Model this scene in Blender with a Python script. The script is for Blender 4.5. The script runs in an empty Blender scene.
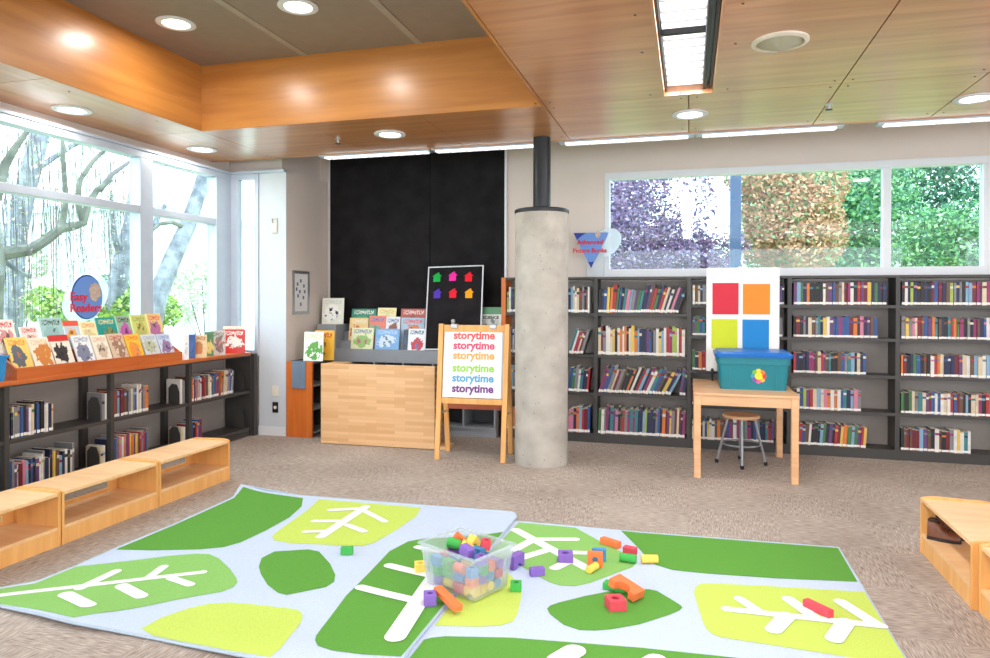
import bpy, bmesh, math, random
from mathutils import Vector, Matrix
from mathutils.geometry import delaunay_2d_cdt
random.seed(7)
PI = math.pi
scene = bpy.context.scene
COL = scene.collection

# ------------------------------------------------------------------ camera
F, YAW, PIT, ROL, CY, H = 690.457, -0.27428165, -0.0070387, 0.0022255, 303.64, 1.60
_fw = Vector((math.sin(YAW)*math.cos(PIT), math.cos(YAW)*math.cos(PIT), math.sin(PIT)))
_r0 = Vector((math.cos(YAW), -math.sin(YAW), 0)); _u0 = _r0.cross(_fw)
CR = _r0*math.cos(ROL) + _u0*math.sin(ROL); CU = -_r0*math.sin(ROL) + _u0*math.cos(ROL)
CAMLOC = Vector((0, 0, H))
cam = bpy.data.cameras.new('camera'); camo = bpy.data.objects.new('camera', cam); COL.objects.link(camo)
cam.sensor_fit = 'HORIZONTAL'; cam.sensor_width = 36; cam.lens = F/990*36
cam.shift_y = (CY-329)/990
cam.clip_start = 0.05; cam.clip_end = 300
camo.matrix_world = Matrix.Translation(CAMLOC) @ Matrix((CR, CU, -_fw)).transposed().to_4x4()
scene.camera = camo
def ray(x, y): return _fw + CR*((x-495)/F) + CU*((CY-y)/F)
def onz(x, y, z=0.0):
    d = ray(x, y); return CAMLOC + d*((z-H)/d.z)
def ony(x, y, Y):
    d = ray(x, y); return CAMLOC + d*(Y/d.y)
def onx(x, y, X):
    d = ray(x, y); return CAMLOC + d*(X/d.x)

# ------------------------------------------------------------------ world, exposure
vs = scene.view_settings
vs.view_transform = 'Standard'; vs.look = 'None'; vs.gamma = 1.0; vs.use_curve_mapping = False
vs.exposure = 0.42
w = bpy.data.worlds.new('overcast_sky'); scene.world = w; w.use_nodes = True
bg = w.node_tree.nodes['Background']; bg.inputs[0].default_value = (0.86, 0.94, 1.0, 1); bg.inputs[1].default_value = 4.4
DOWNLIGHT_W, TROFFER_W, STRIP_E = 9.0, 17.0, 2.6

# ------------------------------------------------------------------ helpers
def lin(c):
    return tuple((v/255/12.92 if v/255 <= 0.04045 else ((v/255+0.055)/1.055)**2.4) for v in c[:3]) + (1,)
class MB:
    def __init__(s): s.v = []; s.f = []; s.m = []
    def face(s, idx, m=0): s.f.append(tuple(idx)); s.m.append(m)
    def add(s, vs_, fs, m=0):
        o = len(s.v); s.v += [tuple(v) for v in vs_]
        for f in fs: s.face([i+o for i in f], m)
        return s
    def box(s, x0, x1, y0, y1, z0, z1, m=0, M=None):
        v = [Vector(p) for p in ((x0,y0,z0),(x1,y0,z0),(x1,y1,z0),(x0,y1,z0),(x0,y0,z1),(x1,y0,z1),(x1,y1,z1),(x0,y1,z1))]
        if M: v = [M @ p for p in v]
        return s.add(v, ((0,3,2,1),(4,5,6,7),(0,1,5,4),(1,2,6,5),(2,3,7,6),(3,0,4,7)), m)
    def bar(s, a, b, wx, wy, up=(0,0,1), m=0):
        a = Vector(a); b = Vector(b); d = (b-a).normalized(); u = Vector(up)
        if abs(d.dot(u)) > .98: u = Vector((0,1,0))
        x = d.cross(u).normalized(); y = x.cross(d).normalized()
        v = []
        for p in (a, b):
            for sx, sy in ((-1,-1),(1,-1),(1,1),(-1,1)): v.append(p + x*sx*wx/2 + y*sy*wy/2)
        return s.add(v, ((3,2,1,0),(4,5,6,7),(0,1,5,4),(1,2,6,5),(2,3,7,6),(3,0,4,7)), m)
    def tube(s, pts, rad, n=8, m=0, cap=True):
        pts = [Vector(p) for p in pts]; k = len(pts)
        if not hasattr(rad, '__len__'): rad = [rad]*k
        v = []; prev = None
        for i, p in enumerate(pts):
            d = (pts[min(i+1,k-1)]-pts[max(i-1,0)]).normalized()
            if prev is None:
                u = Vector((0,0,1)) if abs(d.z) < .9 else Vector((1,0,0))
                x = d.cross(u).normalized()
            else: x = (prev - d*prev.dot(d)).normalized()
            prev = x; y = d.cross(x)
            for j in range(n):
                a = 2*PI*j/n; v.append(p + (x*math.cos(a)+y*math.sin(a))*rad[i])
        fs = [(i*n+j, i*n+(j+1)%n, (i+1)*n+(j+1)%n, (i+1)*n+j) for i in range(k-1) for j in range(n)]
        if cap: fs += [tuple(range(n))[::-1], tuple(range((k-1)*n, k*n))]
        return s.add(v, fs, m)
    def lathe(s, prof, n=24, m=0, c=(0,0,0), close=True):
        v = []; k = len(prof)
        for r, z in prof:
            for j in range(n):
                a = 2*PI*j/n; v.append((c[0]+r*math.cos(a), c[1]+r*math.sin(a), c[2]+z))
        fs = [(i*n+j, i*n+(j+1)%n, (i+1)*n+(j+1)%n, (i+1)*n+j) for i in range(k-1) for j in range(n)]
        if close: fs += [tuple(range(n))[::-1], tuple(range((k-1)*n, k*n))]
        return s.add(v, fs, m)
    def prism(s, poly, t0, t1, plane='xz', m=0, M=None):
        n = len(poly); v = []
        for t in (t0, t1):
            for a, b in poly:
                p = {'xz': (a,t,b), 'xy': (a,b,t), 'yz': (t,a,b)}[plane]
                v.append(M @ Vector(p) if M else p)
        fs = [tuple(range(n)), tuple(range(2*n-1, n-1, -1))] + [(i, (i+1)%n+0, (i+1)%n+n, i+n)[::-1] for i in range(n)]
        return s.add(v, fs, m)
    def mesh(s, name, mats, smooth=False, ang=35):
        me = bpy.data.meshes.new(name); me.from_pydata(s.v, [], s.f)
        for mt in (mats if isinstance(mats, (list, tuple)) else [mats]): me.materials.append(mt)
        me.polygons.foreach_set('material_index', s.m)
        bm = bmesh.new(); bm.from_mesh(me); bmesh.ops.recalc_face_normals(bm, faces=bm.faces); bm.to_mesh(me); bm.free()
        if smooth:
            me.polygons.foreach_set('use_smooth', [True]*len(me.polygons))
            me.set_sharp_from_angle(angle=math.radians(ang))
        me.update(); return me
def obj(name, data, parent=None, loc=None, rot=None):
    o = bpy.data.objects.new(name, data); COL.objects.link(o)
    if parent: o.parent = parent
    if loc is not None: o.location = loc
    if rot is not None: o.rotation_euler = rot
    return o
def tag(o, label=None, cat=None, group=None, kind=None):
    if label: o['label'] = label
    if cat: o['category'] = cat
    if group: o['group'] = group
    if kind: o['kind'] = kind
    return o
def thing(name, label, cat, loc=(0,0,0), rz=0, group=None):
    return tag(obj(name, None, None, loc, (0,0,rz)), label, cat, group)
def part(name, mb, mat, parent, smooth=False, bevel=0, loc=None, rot=None, label=None):
    o = obj(name, mb.mesh(name, mat, smooth), parent, loc, rot)
    if bevel:
        b = o.modifiers.new('edge', 'BEVEL'); b.width = bevel; b.segments = 2; b.limit_method = 'ANGLE'
    if label: o['label'] = label
    return o
def solo(name, mb, mat, label, cat, group=None, smooth=False, bevel=0, loc=None, rot=None):
    return tag(part(name, mb, mat, None, smooth, bevel, loc, rot), label, cat, group)
def struct(name, mb, mat, parent=None, smooth=False):
    o = part(name, mb, mat, parent, smooth)
    if not parent: o['kind'] = 'structure'
    return o
def copy_tree(o, parent=None):
    c = o.copy(); COL.objects.link(c); c.parent = parent
    for ch in list(o.children): copy_tree(ch, c)
    return c
def B(*a, **k): return MB().box(*a, **k)
def rrect(x0, x1, y0, y1, r, n=5):
    P = []
    for cx, cy, a0 in ((x1-r,y1-r,0),(x0+r,y1-r,PI/2),(x0+r,y0+r,PI),(x1-r,y0+r,1.5*PI)):
        for i in range(n+1): a = a0+PI/2*i/n; P.append((cx+r*math.cos(a), cy+r*math.sin(a)))
    return P

# ------------------------------------------------------------------ materials
def newmat(name):
    m = bpy.data.materials.new(name); m.use_nodes = True
    nt = m.node_tree; return m, nt, nt.nodes['Principled BSDF']
def N(nt, t, **k):
    n = nt.nodes.new(t)
    for a, b in k.items(): setattr(n, a, b)
    return n
def mat(name, c, rough=.6, metal=0, var=.06, scale=8, bump=0, bscale=None, spec=.5, c2=None, coat=0):
    m, nt, p = newmat(name)
    p.inputs['Roughness'].default_value = rough; p.inputs['Metallic'].default_value = metal
    p.inputs['Specular IOR Level'].default_value = spec; p.inputs['Coat Weight'].default_value = coat
    tc = N(nt, 'ShaderNodeTexCoord'); nz = N(nt, 'ShaderNodeTexNoise'); nz.inputs['Scale'].default_value = scale; nz.inputs['Detail'].default_value = 4
    nt.links.new(tc.outputs['Object'], nz.inputs['Vector'])
    rp = N(nt, 'ShaderNodeValToRGB'); nt.links.new(nz.outputs['Fac'], rp.inputs['Fac'])
    a = lin(c); b = lin(c2) if c2 else tuple(min(1, v*(1+var)) for v in a[:3])+(1,)
    if not c2: a = tuple(v*(1-var) for v in a[:3])+(1,)
    rp.color_ramp.elements[0].position = .3; rp.color_ramp.elements[1].position = .7
    rp.color_ramp.elements[0].color = a; rp.color_ramp.elements[1].color = b
    nt.links.new(rp.outputs[0], p.inputs['Base Color'])
    if bump:
        n2 = N(nt, 'ShaderNodeTexNoise'); n2.inputs['Scale'].default_value = bscale or scale*8; nt.links.new(tc.outputs['Object'], n2.inputs['Vector'])
        bp = N(nt, 'ShaderNodeBump'); bp.inputs['Strength'].default_value = bump; bp.inputs['Distance'].default_value = .01
        nt.links.new(n2.outputs['Fac'], bp.inputs['Height']); nt.links.new(bp.outputs[0], p.inputs['Normal'])
    return m
def wood(name, c1, c2, axis=0, rough=.4, s=1.0, spec=.5, world=False, coat=0):
    m, nt, p = newmat(name); p.inputs['Roughness'].default_value = rough; p.inputs['Specular IOR Level'].default_value = spec
    tc = N(nt, 'ShaderNodeTexCoord'); mp = N(nt, 'ShaderNodeMapping')
    sc = [14*s]*3; sc[axis] = 1.1*s; mp.inputs['Scale'].default_value = sc
    src = tc.outputs['Object']
    if world: src = N(nt, 'ShaderNodeNewGeometry').outputs['Position']
    nt.links.new(src, mp.inputs['Vector'])
    nz = N(nt, 'ShaderNodeTexNoise'); nz.inputs['Scale'].default_value = 2.2; nz.inputs['Detail'].default_value = 6; nz.inputs['Distortion'].default_value = .6
    nt.links.new(mp.outputs[0], nz.inputs['Vector'])
    rp = N(nt, 'ShaderNodeValToRGB'); rp.color_ramp.elements[0].position = .35; rp.color_ramp.elements[1].position = .7
    rp.color_ramp.elements[0].color = lin(c1); rp.color_ramp.elements[1].color = lin(c2)
    nt.links.new(nz.outputs['Fac'], rp.inputs[0]); nt.links.new(rp.outputs[0], p.inputs['Base Color'])
    p.inputs['Coat Weight'].default_value = coat; p.inputs['Coat Roughness'].default_value = .27; p.inputs['Coat IOR'].default_value = 1.9
    return m
def emit(name, c, e):
    m, nt, p = newmat(name); p.inputs['Base Color'].default_value = lin(c); p.inputs['Emission Color'].default_value = lin(c); p.inputs['Emission Strength'].default_value = e
    return m
def glassmat(name, tint, gloss=.05):
    m, nt, p = newmat(name); nt.nodes.remove(p); out = nt.nodes['Material Output']
    t = N(nt, 'ShaderNodeBsdfTransparent'); t.inputs[0].default_value = tint
    g = N(nt, 'ShaderNodeBsdfGlossy'); g.inputs['Roughness'].default_value = .02
    mx = N(nt, 'ShaderNodeMixShader'); mx.inputs[0].default_value = gloss
    nt.links.new(t.outputs[0], mx.inputs[1]); nt.links.new(g.outputs[0], mx.inputs[2]); nt.links.new(mx.outputs[0], out.inputs[0])
    return m
def frosted(name, c, k):
    m, nt, p = newmat(name); p.inputs['Base Color'].default_value = lin(c); p.inputs['Roughness'].default_value = .25
    out = nt.nodes['Material Output']; t = N(nt, 'ShaderNodeBsdfTransparent'); tl = N(nt, 'ShaderNodeBsdfTranslucent'); tl.inputs[0].default_value = lin(c)
    a = N(nt, 'ShaderNodeAddShader'); mx0 = N(nt, 'ShaderNodeMixShader'); mx0.inputs[0].default_value = .5
    nt.links.new(p.outputs[0], mx0.inputs[1]); nt.links.new(tl.outputs[0], mx0.inputs[2])
    mx = N(nt, 'ShaderNodeMixShader'); mx.inputs[0].default_value = k
    nt.links.new(t.outputs[0], mx.inputs[1]); nt.links.new(mx0.outputs[0], mx.inputs[2]); nt.links.new(mx.outputs[0], out.inputs[0])
    return m
def carpet():
    m, nt, p = newmat('carpet_tiles'); p.inputs['Roughness'].default_value = .95; p.inputs['Specular IOR Level'].default_value = .1
    geo = N(nt, 'ShaderNodeTexCoord'); O = geo.outputs['Object']
    outs = []
    for sc in ((150, 14, 1), (14, 150, 1)):
        mp = N(nt, 'ShaderNodeMapping'); mp.inputs['Scale'].default_value = sc; nt.links.new(O, mp.inputs[0])
        nz = N(nt, 'ShaderNodeTexNoise'); nz.inputs['Scale'].default_value = 1; nz.inputs['Detail'].default_value = 3; nt.links.new(mp.outputs[0], nz.inputs['Vector']); outs.append(nz.outputs['Fac'])
    ck = N(nt, 'ShaderNodeTexChecker'); ck.inputs['Scale'].default_value = 1/.61; nt.links.new(O, ck.inputs['Vector'])
    mx = N(nt, 'ShaderNodeMix'); nt.links.new(ck.outputs['Fac'], mx.inputs[0]); nt.links.new(outs[0], mx.inputs[2]); nt.links.new(outs[1], mx.inputs[3])
    big = N(nt, 'ShaderNodeTexNoise'); big.inputs['Scale'].default_value = 1.3; nt.links.new(O, big.inputs['Vector'])
    ad = N(nt, 'ShaderNodeMath', operation='MULTIPLY_ADD'); nt.links.new(big.outputs['Fac'], ad.inputs[0]); ad.inputs[1].default_value = .25; nt.links.new(mx.outputs[0], ad.inputs[2])
    rp = N(nt, 'ShaderNodeValToRGB'); rp.color_ramp.elements[0].position = .38; rp.color_ramp.elements[1].position = .88
    rp.color_ramp.elements[0].color = lin((120, 106, 96)); rp.color_ramp.elements[1].color = lin((202, 189, 178))
    nt.links.new(ad.outputs[0], rp.inputs[0]); nt.links.new(rp.outputs[0], p.inputs['Base Color'])
    bp = N(nt, 'ShaderNodeBump'); bp.inputs['Strength'].default_value = .3; bp.inputs['Distance'].default_value = .006
    nt.links.new(mx.outputs[0], bp.inputs['Height']); nt.links.new(bp.outputs[0], p.inputs['Normal'])
    return m
def butcher():
    m, nt, p = newmat('butcher_block_wood'); p.inputs['Roughness'].default_value = .42
    tc = N(nt, 'ShaderNodeTexCoord'); sp = N(nt, 'ShaderNodeSeparateXYZ'); cb = N(nt, 'ShaderNodeCombineXYZ')
    nt.links.new(tc.outputs['Object'], sp.inputs[0]); nt.links.new(sp.outputs[0], cb.inputs[0]); nt.links.new(sp.outputs[2], cb.inputs[1])
    br = N(nt, 'ShaderNodeTexBrick'); br.offset = .37; br.inputs['Scale'].default_value = 1; br.inputs['Brick Width'].default_value = .33; br.inputs['Row Height'].default_value = .036
    br.inputs['Mortar Size'].default_value = 0.0006; br.inputs['Color1'].default_value = lin((232,188,140)); br.inputs['Color2'].default_value = lin((214,164,114)); br.inputs['Mortar'].default_value = lin((204,150,102))
    nt.links.new(cb.outputs[0], br.inputs['Vector']); nt.links.new(br.outputs['Color'], p.inputs['Base Color'])
    return m
def concrete():
    m, nt, p = newmat('cast_concrete'); p.inputs['Roughness'].default_value = .85; p.inputs['Specular IOR Level'].default_value = .2
    tc = N(nt, 'ShaderNodeTexCoord')
    nz = N(nt, 'ShaderNodeTexNoise'); nz.inputs['Scale'].default_value = 5; nz.inputs['Detail'].default_value = 8; nt.links.new(tc.outputs['Object'], nz.inputs['Vector'])
    rp = N(nt, 'ShaderNodeValToRGB'); rp.color_ramp.elements[0].position = .3; rp.color_ramp.elements[1].position = .75
    rp.color_ramp.elements[0].color = lin((162,155,146)); rp.color_ramp.elements[1].color = lin((192,185,176)); nt.links.new(nz.outputs['Fac'], rp.inputs[0])
    vo = N(nt, 'ShaderNodeTexVoronoi'); vo.inputs['Scale'].default_value = 14; nt.links.new(tc.outputs['Object'], vo.inputs['Vector'])
    r2 = N(nt, 'ShaderNodeValToRGB'); r2.color_ramp.elements[0].position = .05; r2.color_ramp.elements[1].position = .09; r2.color_ramp.elements[0].color = (.35,.33,.3,1); nt.links.new(vo.outputs['Distance'], r2.inputs[0])
    mx = N(nt, 'ShaderNodeMixRGB', blend_type='MULTIPLY'); mx.inputs[0].default_value = 1; nt.links.new(rp.outputs[0], mx.inputs[1]); nt.links.new(r2.outputs[0], mx.inputs[2])
    nt.links.new(mx.outputs[0], p.inputs['Base Color'])
    bp = N(nt, 'ShaderNodeBump'); bp.inputs['Strength'].default_value = .25; bp.inputs['Distance'].default_value = .01; nt.links.new(nz.outputs['Fac'], bp.inputs['Height']); nt.links.new(bp.outputs[0], p.inputs['Normal'])
    return m
def cover_mat(bgc, pic, band, pic2=None, seed=0, kind=0):
    """picture-book cover print: background, title band with lettering-like flecks, picture blob"""
    m, nt, p = newmat('printed_cover'); p.inputs['Roughness'].default_value = .35
    tc = N(nt, 'ShaderNodeTexCoord'); G = tc.outputs['Generated']; sp = N(nt, 'ShaderNodeSeparateXYZ'); nt.links.new(G, sp.inputs[0])
    def mth(op, a, b=None, c=None):
        n = N(nt, 'ShaderNodeMath', operation=op)
        for i, v in enumerate((a, b, c)):
            if v is None: continue
            if isinstance(v, (int, float)): n.inputs[i].default_value = v
            else: nt.links.new(v, n.inputs[i])
        return n.outputs[0]
    nz = N(nt, 'ShaderNodeTexNoise'); nz.inputs['Scale'].default_value = 5.5; nz.inputs['Detail'].default_value = 3
    mp = N(nt, 'ShaderNodeMapping'); mp.inputs['Location'].default_value = (seed*3.1, seed*1.7, seed); nt.links.new(G, mp.inputs[0]); nt.links.new(mp.outputs[0], nz.inputs['Vector'])
    rnd = random.Random(seed); cx, cz = rnd.uniform(.4,.6), rnd.uniform(.34,.46)
    dx = mth('MULTIPLY', mth('SUBTRACT', sp.outputs[0], cx), rnd.uniform(1.9,2.6)); dz = mth('MULTIPLY', mth('SUBTRACT', sp.outputs[2], cz), rnd.uniform(2.2,3.0))
    d = mth('SQRT', mth('ADD', mth('MULTIPLY', dx, dx), mth('MULTIPLY', dz, dz)))
    mask = mth('LESS_THAN', mth('ADD', d, mth('MULTIPLY', mth('SUBTRACT', nz.outputs['Fac'], .5), 1.6)), .78)
    m2 = mth('GREATER_THAN', nz.outputs['Fac'], .56)
    def mixc(f, a, b):
        n = N(nt, 'ShaderNodeMixRGB'); nt.links.new(f, n.inputs[0])
        for i, v in ((1, a), (2, b)):
            if isinstance(v, tuple): n.inputs[i].default_value = v
            else: nt.links.new(v, n.inputs[i])
        return n.outputs[0]
    pc = mixc(m2, lin(pic), lin(pic2 or tuple(int(v*.55) for v in pic)))
    c = mixc(mask, lin(bgc), pc)
    inband = mth('MULTIPLY', mth('GREATER_THAN', sp.outputs[2], .76), mth('LESS_THAN', sp.outputs[2], .93))
    if kind == 0:
        n3 = N(nt, 'ShaderNodeTexNoise'); n3.inputs['Scale'].default_value = 16; m3 = N(nt, 'ShaderNodeMapping'); m3.inputs['Scale'].default_value = (1.6,0,.7); nt.links.new(G, m3.inputs[0]); nt.links.new(m3.outputs[0], n3.inputs['Vector'])
        side = mth('MULTIPLY', mth('GREATER_THAN', sp.outputs[0], .1), mth('LESS_THAN', sp.outputs[0], .9))
        inband = mth('MULTIPLY', mth('MULTIPLY', inband, side), mth('GREATER_THAN', n3.outputs['Fac'], .5))
    else:
        inband = mth('GREATER_THAN', sp.outputs[2], .8)
    c = mixc(inband, c, lin(band)); nt.links.new(c, p.inputs['Base Color'])
    return m

M = {}
M['carpet'] = carpet()
M['wall'] = mat('warm_white_paint', (218,204,194), .8, var=.02, scale=3)
M['white'] = mat('white_paint', (220,223,228), .45, var=.015)
M['alu'] = mat('pale_aluminium_frame', (184,194,208), .35, var=.03, metal=.1)
M['ceilwood'] = wood('honey_veneer', (186,118,60), (212,144,82), 0, .45, .35, .5, True, .9)
M['ceilwood_y'] = wood('honey_veneer_y', (186,118,60), (212,144,82), 1, .45, .35, .5, True, .9)
M['recesswood'] = wood('orange_veneer', (178,112,48), (200,132,62), 0, .45, .35, .4, True, .35); M['recesswood_y'] = wood('orange_veneer_y', (178,112,48), (200,132,62), 1, .45, .35, .4, True, .35)
M['recess'] = mat('taupe_panel', (140,124,113), .6, var=.05)
M['joint'] = mat('taupe_joint_strip', (160,148,138), .5)
M['screw'] = mat('dark_screw', (60,45,35), .4, metal=.6)
M['black'] = mat('black_felt', (36,34,36), .9, var=.25, scale=5, bump=.3, bscale=200, spec=.1)
M['concrete'] = concrete()
M['blackmetal'] = mat('black_steel', (40,40,44), .4, metal=.4)
M['shelf'] = mat('charcoal_shelf_steel', (62,60,58), .45, var=.05)
M['shelfback'] = mat('grey_back_panel', (150,142,136), .6, var=.04)
M['orange'] = wood('orange_laminate', (196,98,32), (212,114,42), 2, .4, .5)
M['counter'] = wood('cherry_counter', (186,88,34), (208,112,50), 1, .38, .6)
M['birch'] = wood('birch_plywood', (230,182,130), (240,200,150), 1, .4, .5)
M['birch_in'] = wood('birch_plywood_side', (226,164,92), (238,182,112), 2, .42, .5)
M['tablewood'] = wood('maple_table', (214,164,120), (228,182,138), 0, .4, .6)
M['easelwood'] = wood('pine_easel', (222,160,90), (234,178,108), 2, .45, .7)
M['redwood'] = mat('reddish_strap', (176,88,52), .6)
M['butcher'] = butcher()
M['grey'] = mat('grey_display_metal', (142,146,152), .45, var=.03)
M['darkgrey'] = mat('dark_grey_plastic', (74,76,80), .5)
M['bluegrey'] = mat('blue_grey_metal', (118,134,154), .4, metal=.2)
M['page'] = mat('book_pages', (232,224,206), .8)
M['paper'] = mat('white_paper', (230,228,226), .6, var=.01)
M['sticker'] = mat('white_spine_label', (236,232,226), .6, var=.02)
M['glass'] = glassmat('window_glass', (.86,.94,.97,1), .03)
M['frost'] = frosted('frosted_polypropylene', (222,230,238), .27)
M['clear'] = frosted('clear_acrylic', (225,232,238), .45)
M['lens'] = emit('downlight_lens', (255,250,240), 6.0)
M['troffer'] = emit('fluorescent_diffuser', (250,252,255), 1.15)
M['strip'] = emit('fluorescent_lens', (250,252,255), STRIP_E*.4)
M['chrome'] = mat('silver_metal', (176,178,182), .3, metal=.7)
M['steelgrey'] = mat('stool_steel', (150,152,156), .35, metal=.5)
M['teal'] = mat('teal_plastic', (12,122,136), .4, var=.04)
M['lid'] = mat('blue_lid_plastic', (20,104,186), .35, var=.03)
M['skyplastic'] = mat('light_blue_plastic', (40,140,205), .4)
M['ivory'] = mat('ivory_plastic', (224,216,200), .5)
M['speaker'] = mat('speaker_grille', (176,172,150), .6, bump=.4, bscale=400)
M['redtext'] = mat('red_letters', (206,36,60), .5)
M['signblue'] = mat('cornflower_blue', (98,138,206), .45, var=.04)
M['signnavy'] = mat('navy_blue', (24,44,140), .45)
M['signtan'] = mat('tan_print', (184,164,150), .5, var=.15, scale=40)
M['leather'] = mat('brown_leather', (118,70,48), .45, var=.2, scale=20)
M['sole'] = mat('dark_rubber_sole', (48,36,30), .7)
RUGC = {'base': (194,207,228), 'dark': (98,156,68), 'light': (140,190,106), 'lime': (194,214,102), 'white': (236,236,234), 'edge': (176,192,208)}
for k, c in RUGC.items(): M['rug_'+k] = mat('rug_pile_'+k, c, .95, var=.07, scale=120, bump=.35, bscale=500, spec=.05)
BLK = {'orange': (238,120,64), 'red': (214,70,84), 'green': (64,172,74), 'yellow': (240,208,92), 'purple': (132,98,186), 'blue': (70,142,196)}
for k, c in BLK.items(): M['blk_'+k] = mat('foam_'+k, c, .75, var=.05, scale=30)

# ------------------------------------------------------------------ the setting
ZC, ZT, ZR = 3.173, 3.95, 3.78
XL, YB, XR, YR = -5.30, 8.0, 6.2, -4.2
struct('floor', B(XL-.12, XR, YR, YB+.2, -.1, 0), M['carpet'])
wb = MB()
WX0, WX1, WZ0, WZ1 = -.94, 2.92, 1.88, 3.045
wb.box(-4.75, WX0, YB, YB+.2, 0, ZT).box(WX1, XR, YB, YB+.2, 0, ZT).box(WX0, WX1, YB, YB+.2, 0, WZ0).box(WX0, WX1, YB, YB+.2, WZ1, ZT)
struct('wall_back', wb, M['wall'])
# side wall and return pier by the corner window
ws = MB().box(-4.75, -4.5, 7.06, YB, 0, 3.09).box(-4.75, -4.6, 7.12, YB, 3.09, ZT)
struct('wall_side', ws, M['wall'])
wp = MB().box(-4.86, -4.5, 7.05, 7.06, 0, 3.09).box(-4.86, -4.75, 7.06, 7.2, 0, 3.09)
struct('wall_pier', wp, mat('pier_paint', (200,205,212), .6, var=.015))
struct('wall_return', MB().box(XL-.12, -4.75, 7.12, 7.3, 3.09, ZT).box(XL-.12, -4.86, 7.1, 7.2, 0, .93), M['wall'])
wl = MB().box(XL-.12, XL+.02, YR, 7.1, 0, .93).box(XL-.12, XL-.02, YR, 7.12, 3.09, ZT)
struct('wall_left', wl, M['wall'])
wr = MB().box(XR, XR+.2, YR, YB+.2, 0, .9).box(XR, XR+.2, YR, YB+.2, 3.0, ZT).box(XR, XR+.2, 5.5, YB+.2, .9, 3.0).box(XR, XR+.2, YR, -3, .9, 3)  # unseen wall; its wide opening is invented to let in sky light
struct('wall_right', wr, M['wall'])
struct('wall_rear', MB().box(XL-.12, XR, YR-.2, YR, 0, .7).box(XL-.12, XR, YR-.2, YR, 3.0, ZT).box(XL-.12, -4.4, YR-.2, YR, .7, 3.0).box(5.4, XR, YR-.2, YR, .7, 3.0).box(.3, .5, YR-.2, YR, .7, 3.0), M['wall'])  # large openings added in the unseen rear wall for sky fill
struct('baseboard_pier', B(-4.86, -4.495, 7.035, 7.05, 0, .1), M['white'])
struct('baseboard_side', B(-4.5, -4.488, 7.05, YB, 0, .1), M['white'])

ceil = struct('ceiling', B(XL-.12, XR, YR, YB+.2, ZT, ZT+.15), M['recess'])
R1 = (-4.44, -1.14, .6, 5.53); R2x = onz(983.4, 76.8, ZC).x
def panel(x0, x1, y0, y1, my='ceilwood'):
    g = .004; part('ceiling_panel', B(x0+g, x1-g, y0+g, y1-g, ZC, ZC+.03), M[my], ceil)
XE = -5.41
for a, b in ((YR, -1.6), (-1.6, .6), (.6, 2.2), (2.2, 3.9), (3.9, 5.53), (5.53, 6.78)): panel(XE, R1[0], a, b, 'ceilwood_y')
xs = [-4.44, -3.34, -2.24, -1.14, -.01, 1.06, R2x, 3.3, 4.5, XR]
for a, b in zip(xs, xs[1:]): panel(a, b, 5.53, 6.78)
FX0, FX1, FY1 = -.195, .168, 5.5
for a, b in ((YR, -1.0), (-1.0, 1.2), (1.2, 3.35), (3.35, 5.53)):
    for c, d in ((-1.14, FX0), (FX1, 1.06), (1.06, R2x)): panel(c, d, a, b)
    if b < .7:
        panel(-4.44, -3.34, a, min(b,.6)); panel(-3.34, -2.24, a, min(b,.6)); panel(-2.24, -1.14, a, min(b,.6))
panel(FX0, FX1, FY1, 5.53); panel(-4.44, -1.14, -1.0, .6)
panel(5.2, XR, YR, 5.53); panel(R2x, 5.2, YR, .6)
part('recess_board', B(R1[0], R1[0]+.02, R1[2], R1[3], ZC-.004, ZR), M['recesswood_y'], ceil)
part('recess_board', B(R1[0]+.02, R1[1]-.02, R1[3]-.02, R1[3], ZC-.004, ZR), M['recesswood'], ceil)
part('recess_board', B(R1[1]-.02, R1[1], R1[2], R1[3], ZC-.004, ZR), M['recesswood_y'], ceil)
part('recess_board', B(R1[0]+.02, R1[1]-.02, R1[2], R1[2]+.02, ZC-.004, ZR), M['recesswood'], ceil)
part('recess_board', B(R2x+.02, 5.2, 5.51, 5.53, ZC-.004, ZR), M['recesswood'], ceil)
part('recess_board', B(R2x, R2x+.02, .6, 5.53, ZC-.004, ZR), M['recesswood_y'], ceil)
j1, j2 = onz(305, 55, ZR).x, onz(420, 44, ZR).x
for a, b in ((R1[0], j1), (j1, j2), (j2, R1[1]+.03)): part('recess_panel', B(a+.015, b-.015, R1[2], R1[3], ZR, ZR+.02), M['recess'], ceil)
for j in (j1, j2): part('joint_strip', B(j-.03, j+.03, R1[2], R1[3], ZR-.006, ZR), M['joint'], ceil)
part('recess_panel', B(R2x, 5.2, .6, 5.53, ZR, ZR+.02), M['recess'], ceil)
part('ceiling_edge', B(XE, XR, 6.78, 6.8, ZC-.005, ZC+.2), M['ceilwood'], ceil)
part('bulkhead', B(XE, XR, 6.74, 6.78, ZC+.2, ZT), M['wall'], ceil)
sc = MB()
for X in (-1.14, -.01, 1.06, R2x):
    for Y in (5.45, 5.61, 6.62):
        for dx in (-.06, .06): sc.lathe([(.008,0),(.008,.004)], 6, c=(X+dx, Y, ZC-.003))
for X in (FX0-.1, FX1+.1):
    for Y in (5.45, 4.5, 3.9): sc.lathe([(.008,0),(.008,.004)], 6, c=(X, Y, ZC-.003))
for Y in (3.2, 4.2, 5.1):
    for z in (ZC+.05,): sc.lathe([(.008,0),(.008,.004)], 6, c=(R1[0]-.12, Y, ZC-.003))
tag(part('screw_heads', sc, M['screw'], ceil), kind='stuff')

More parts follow.
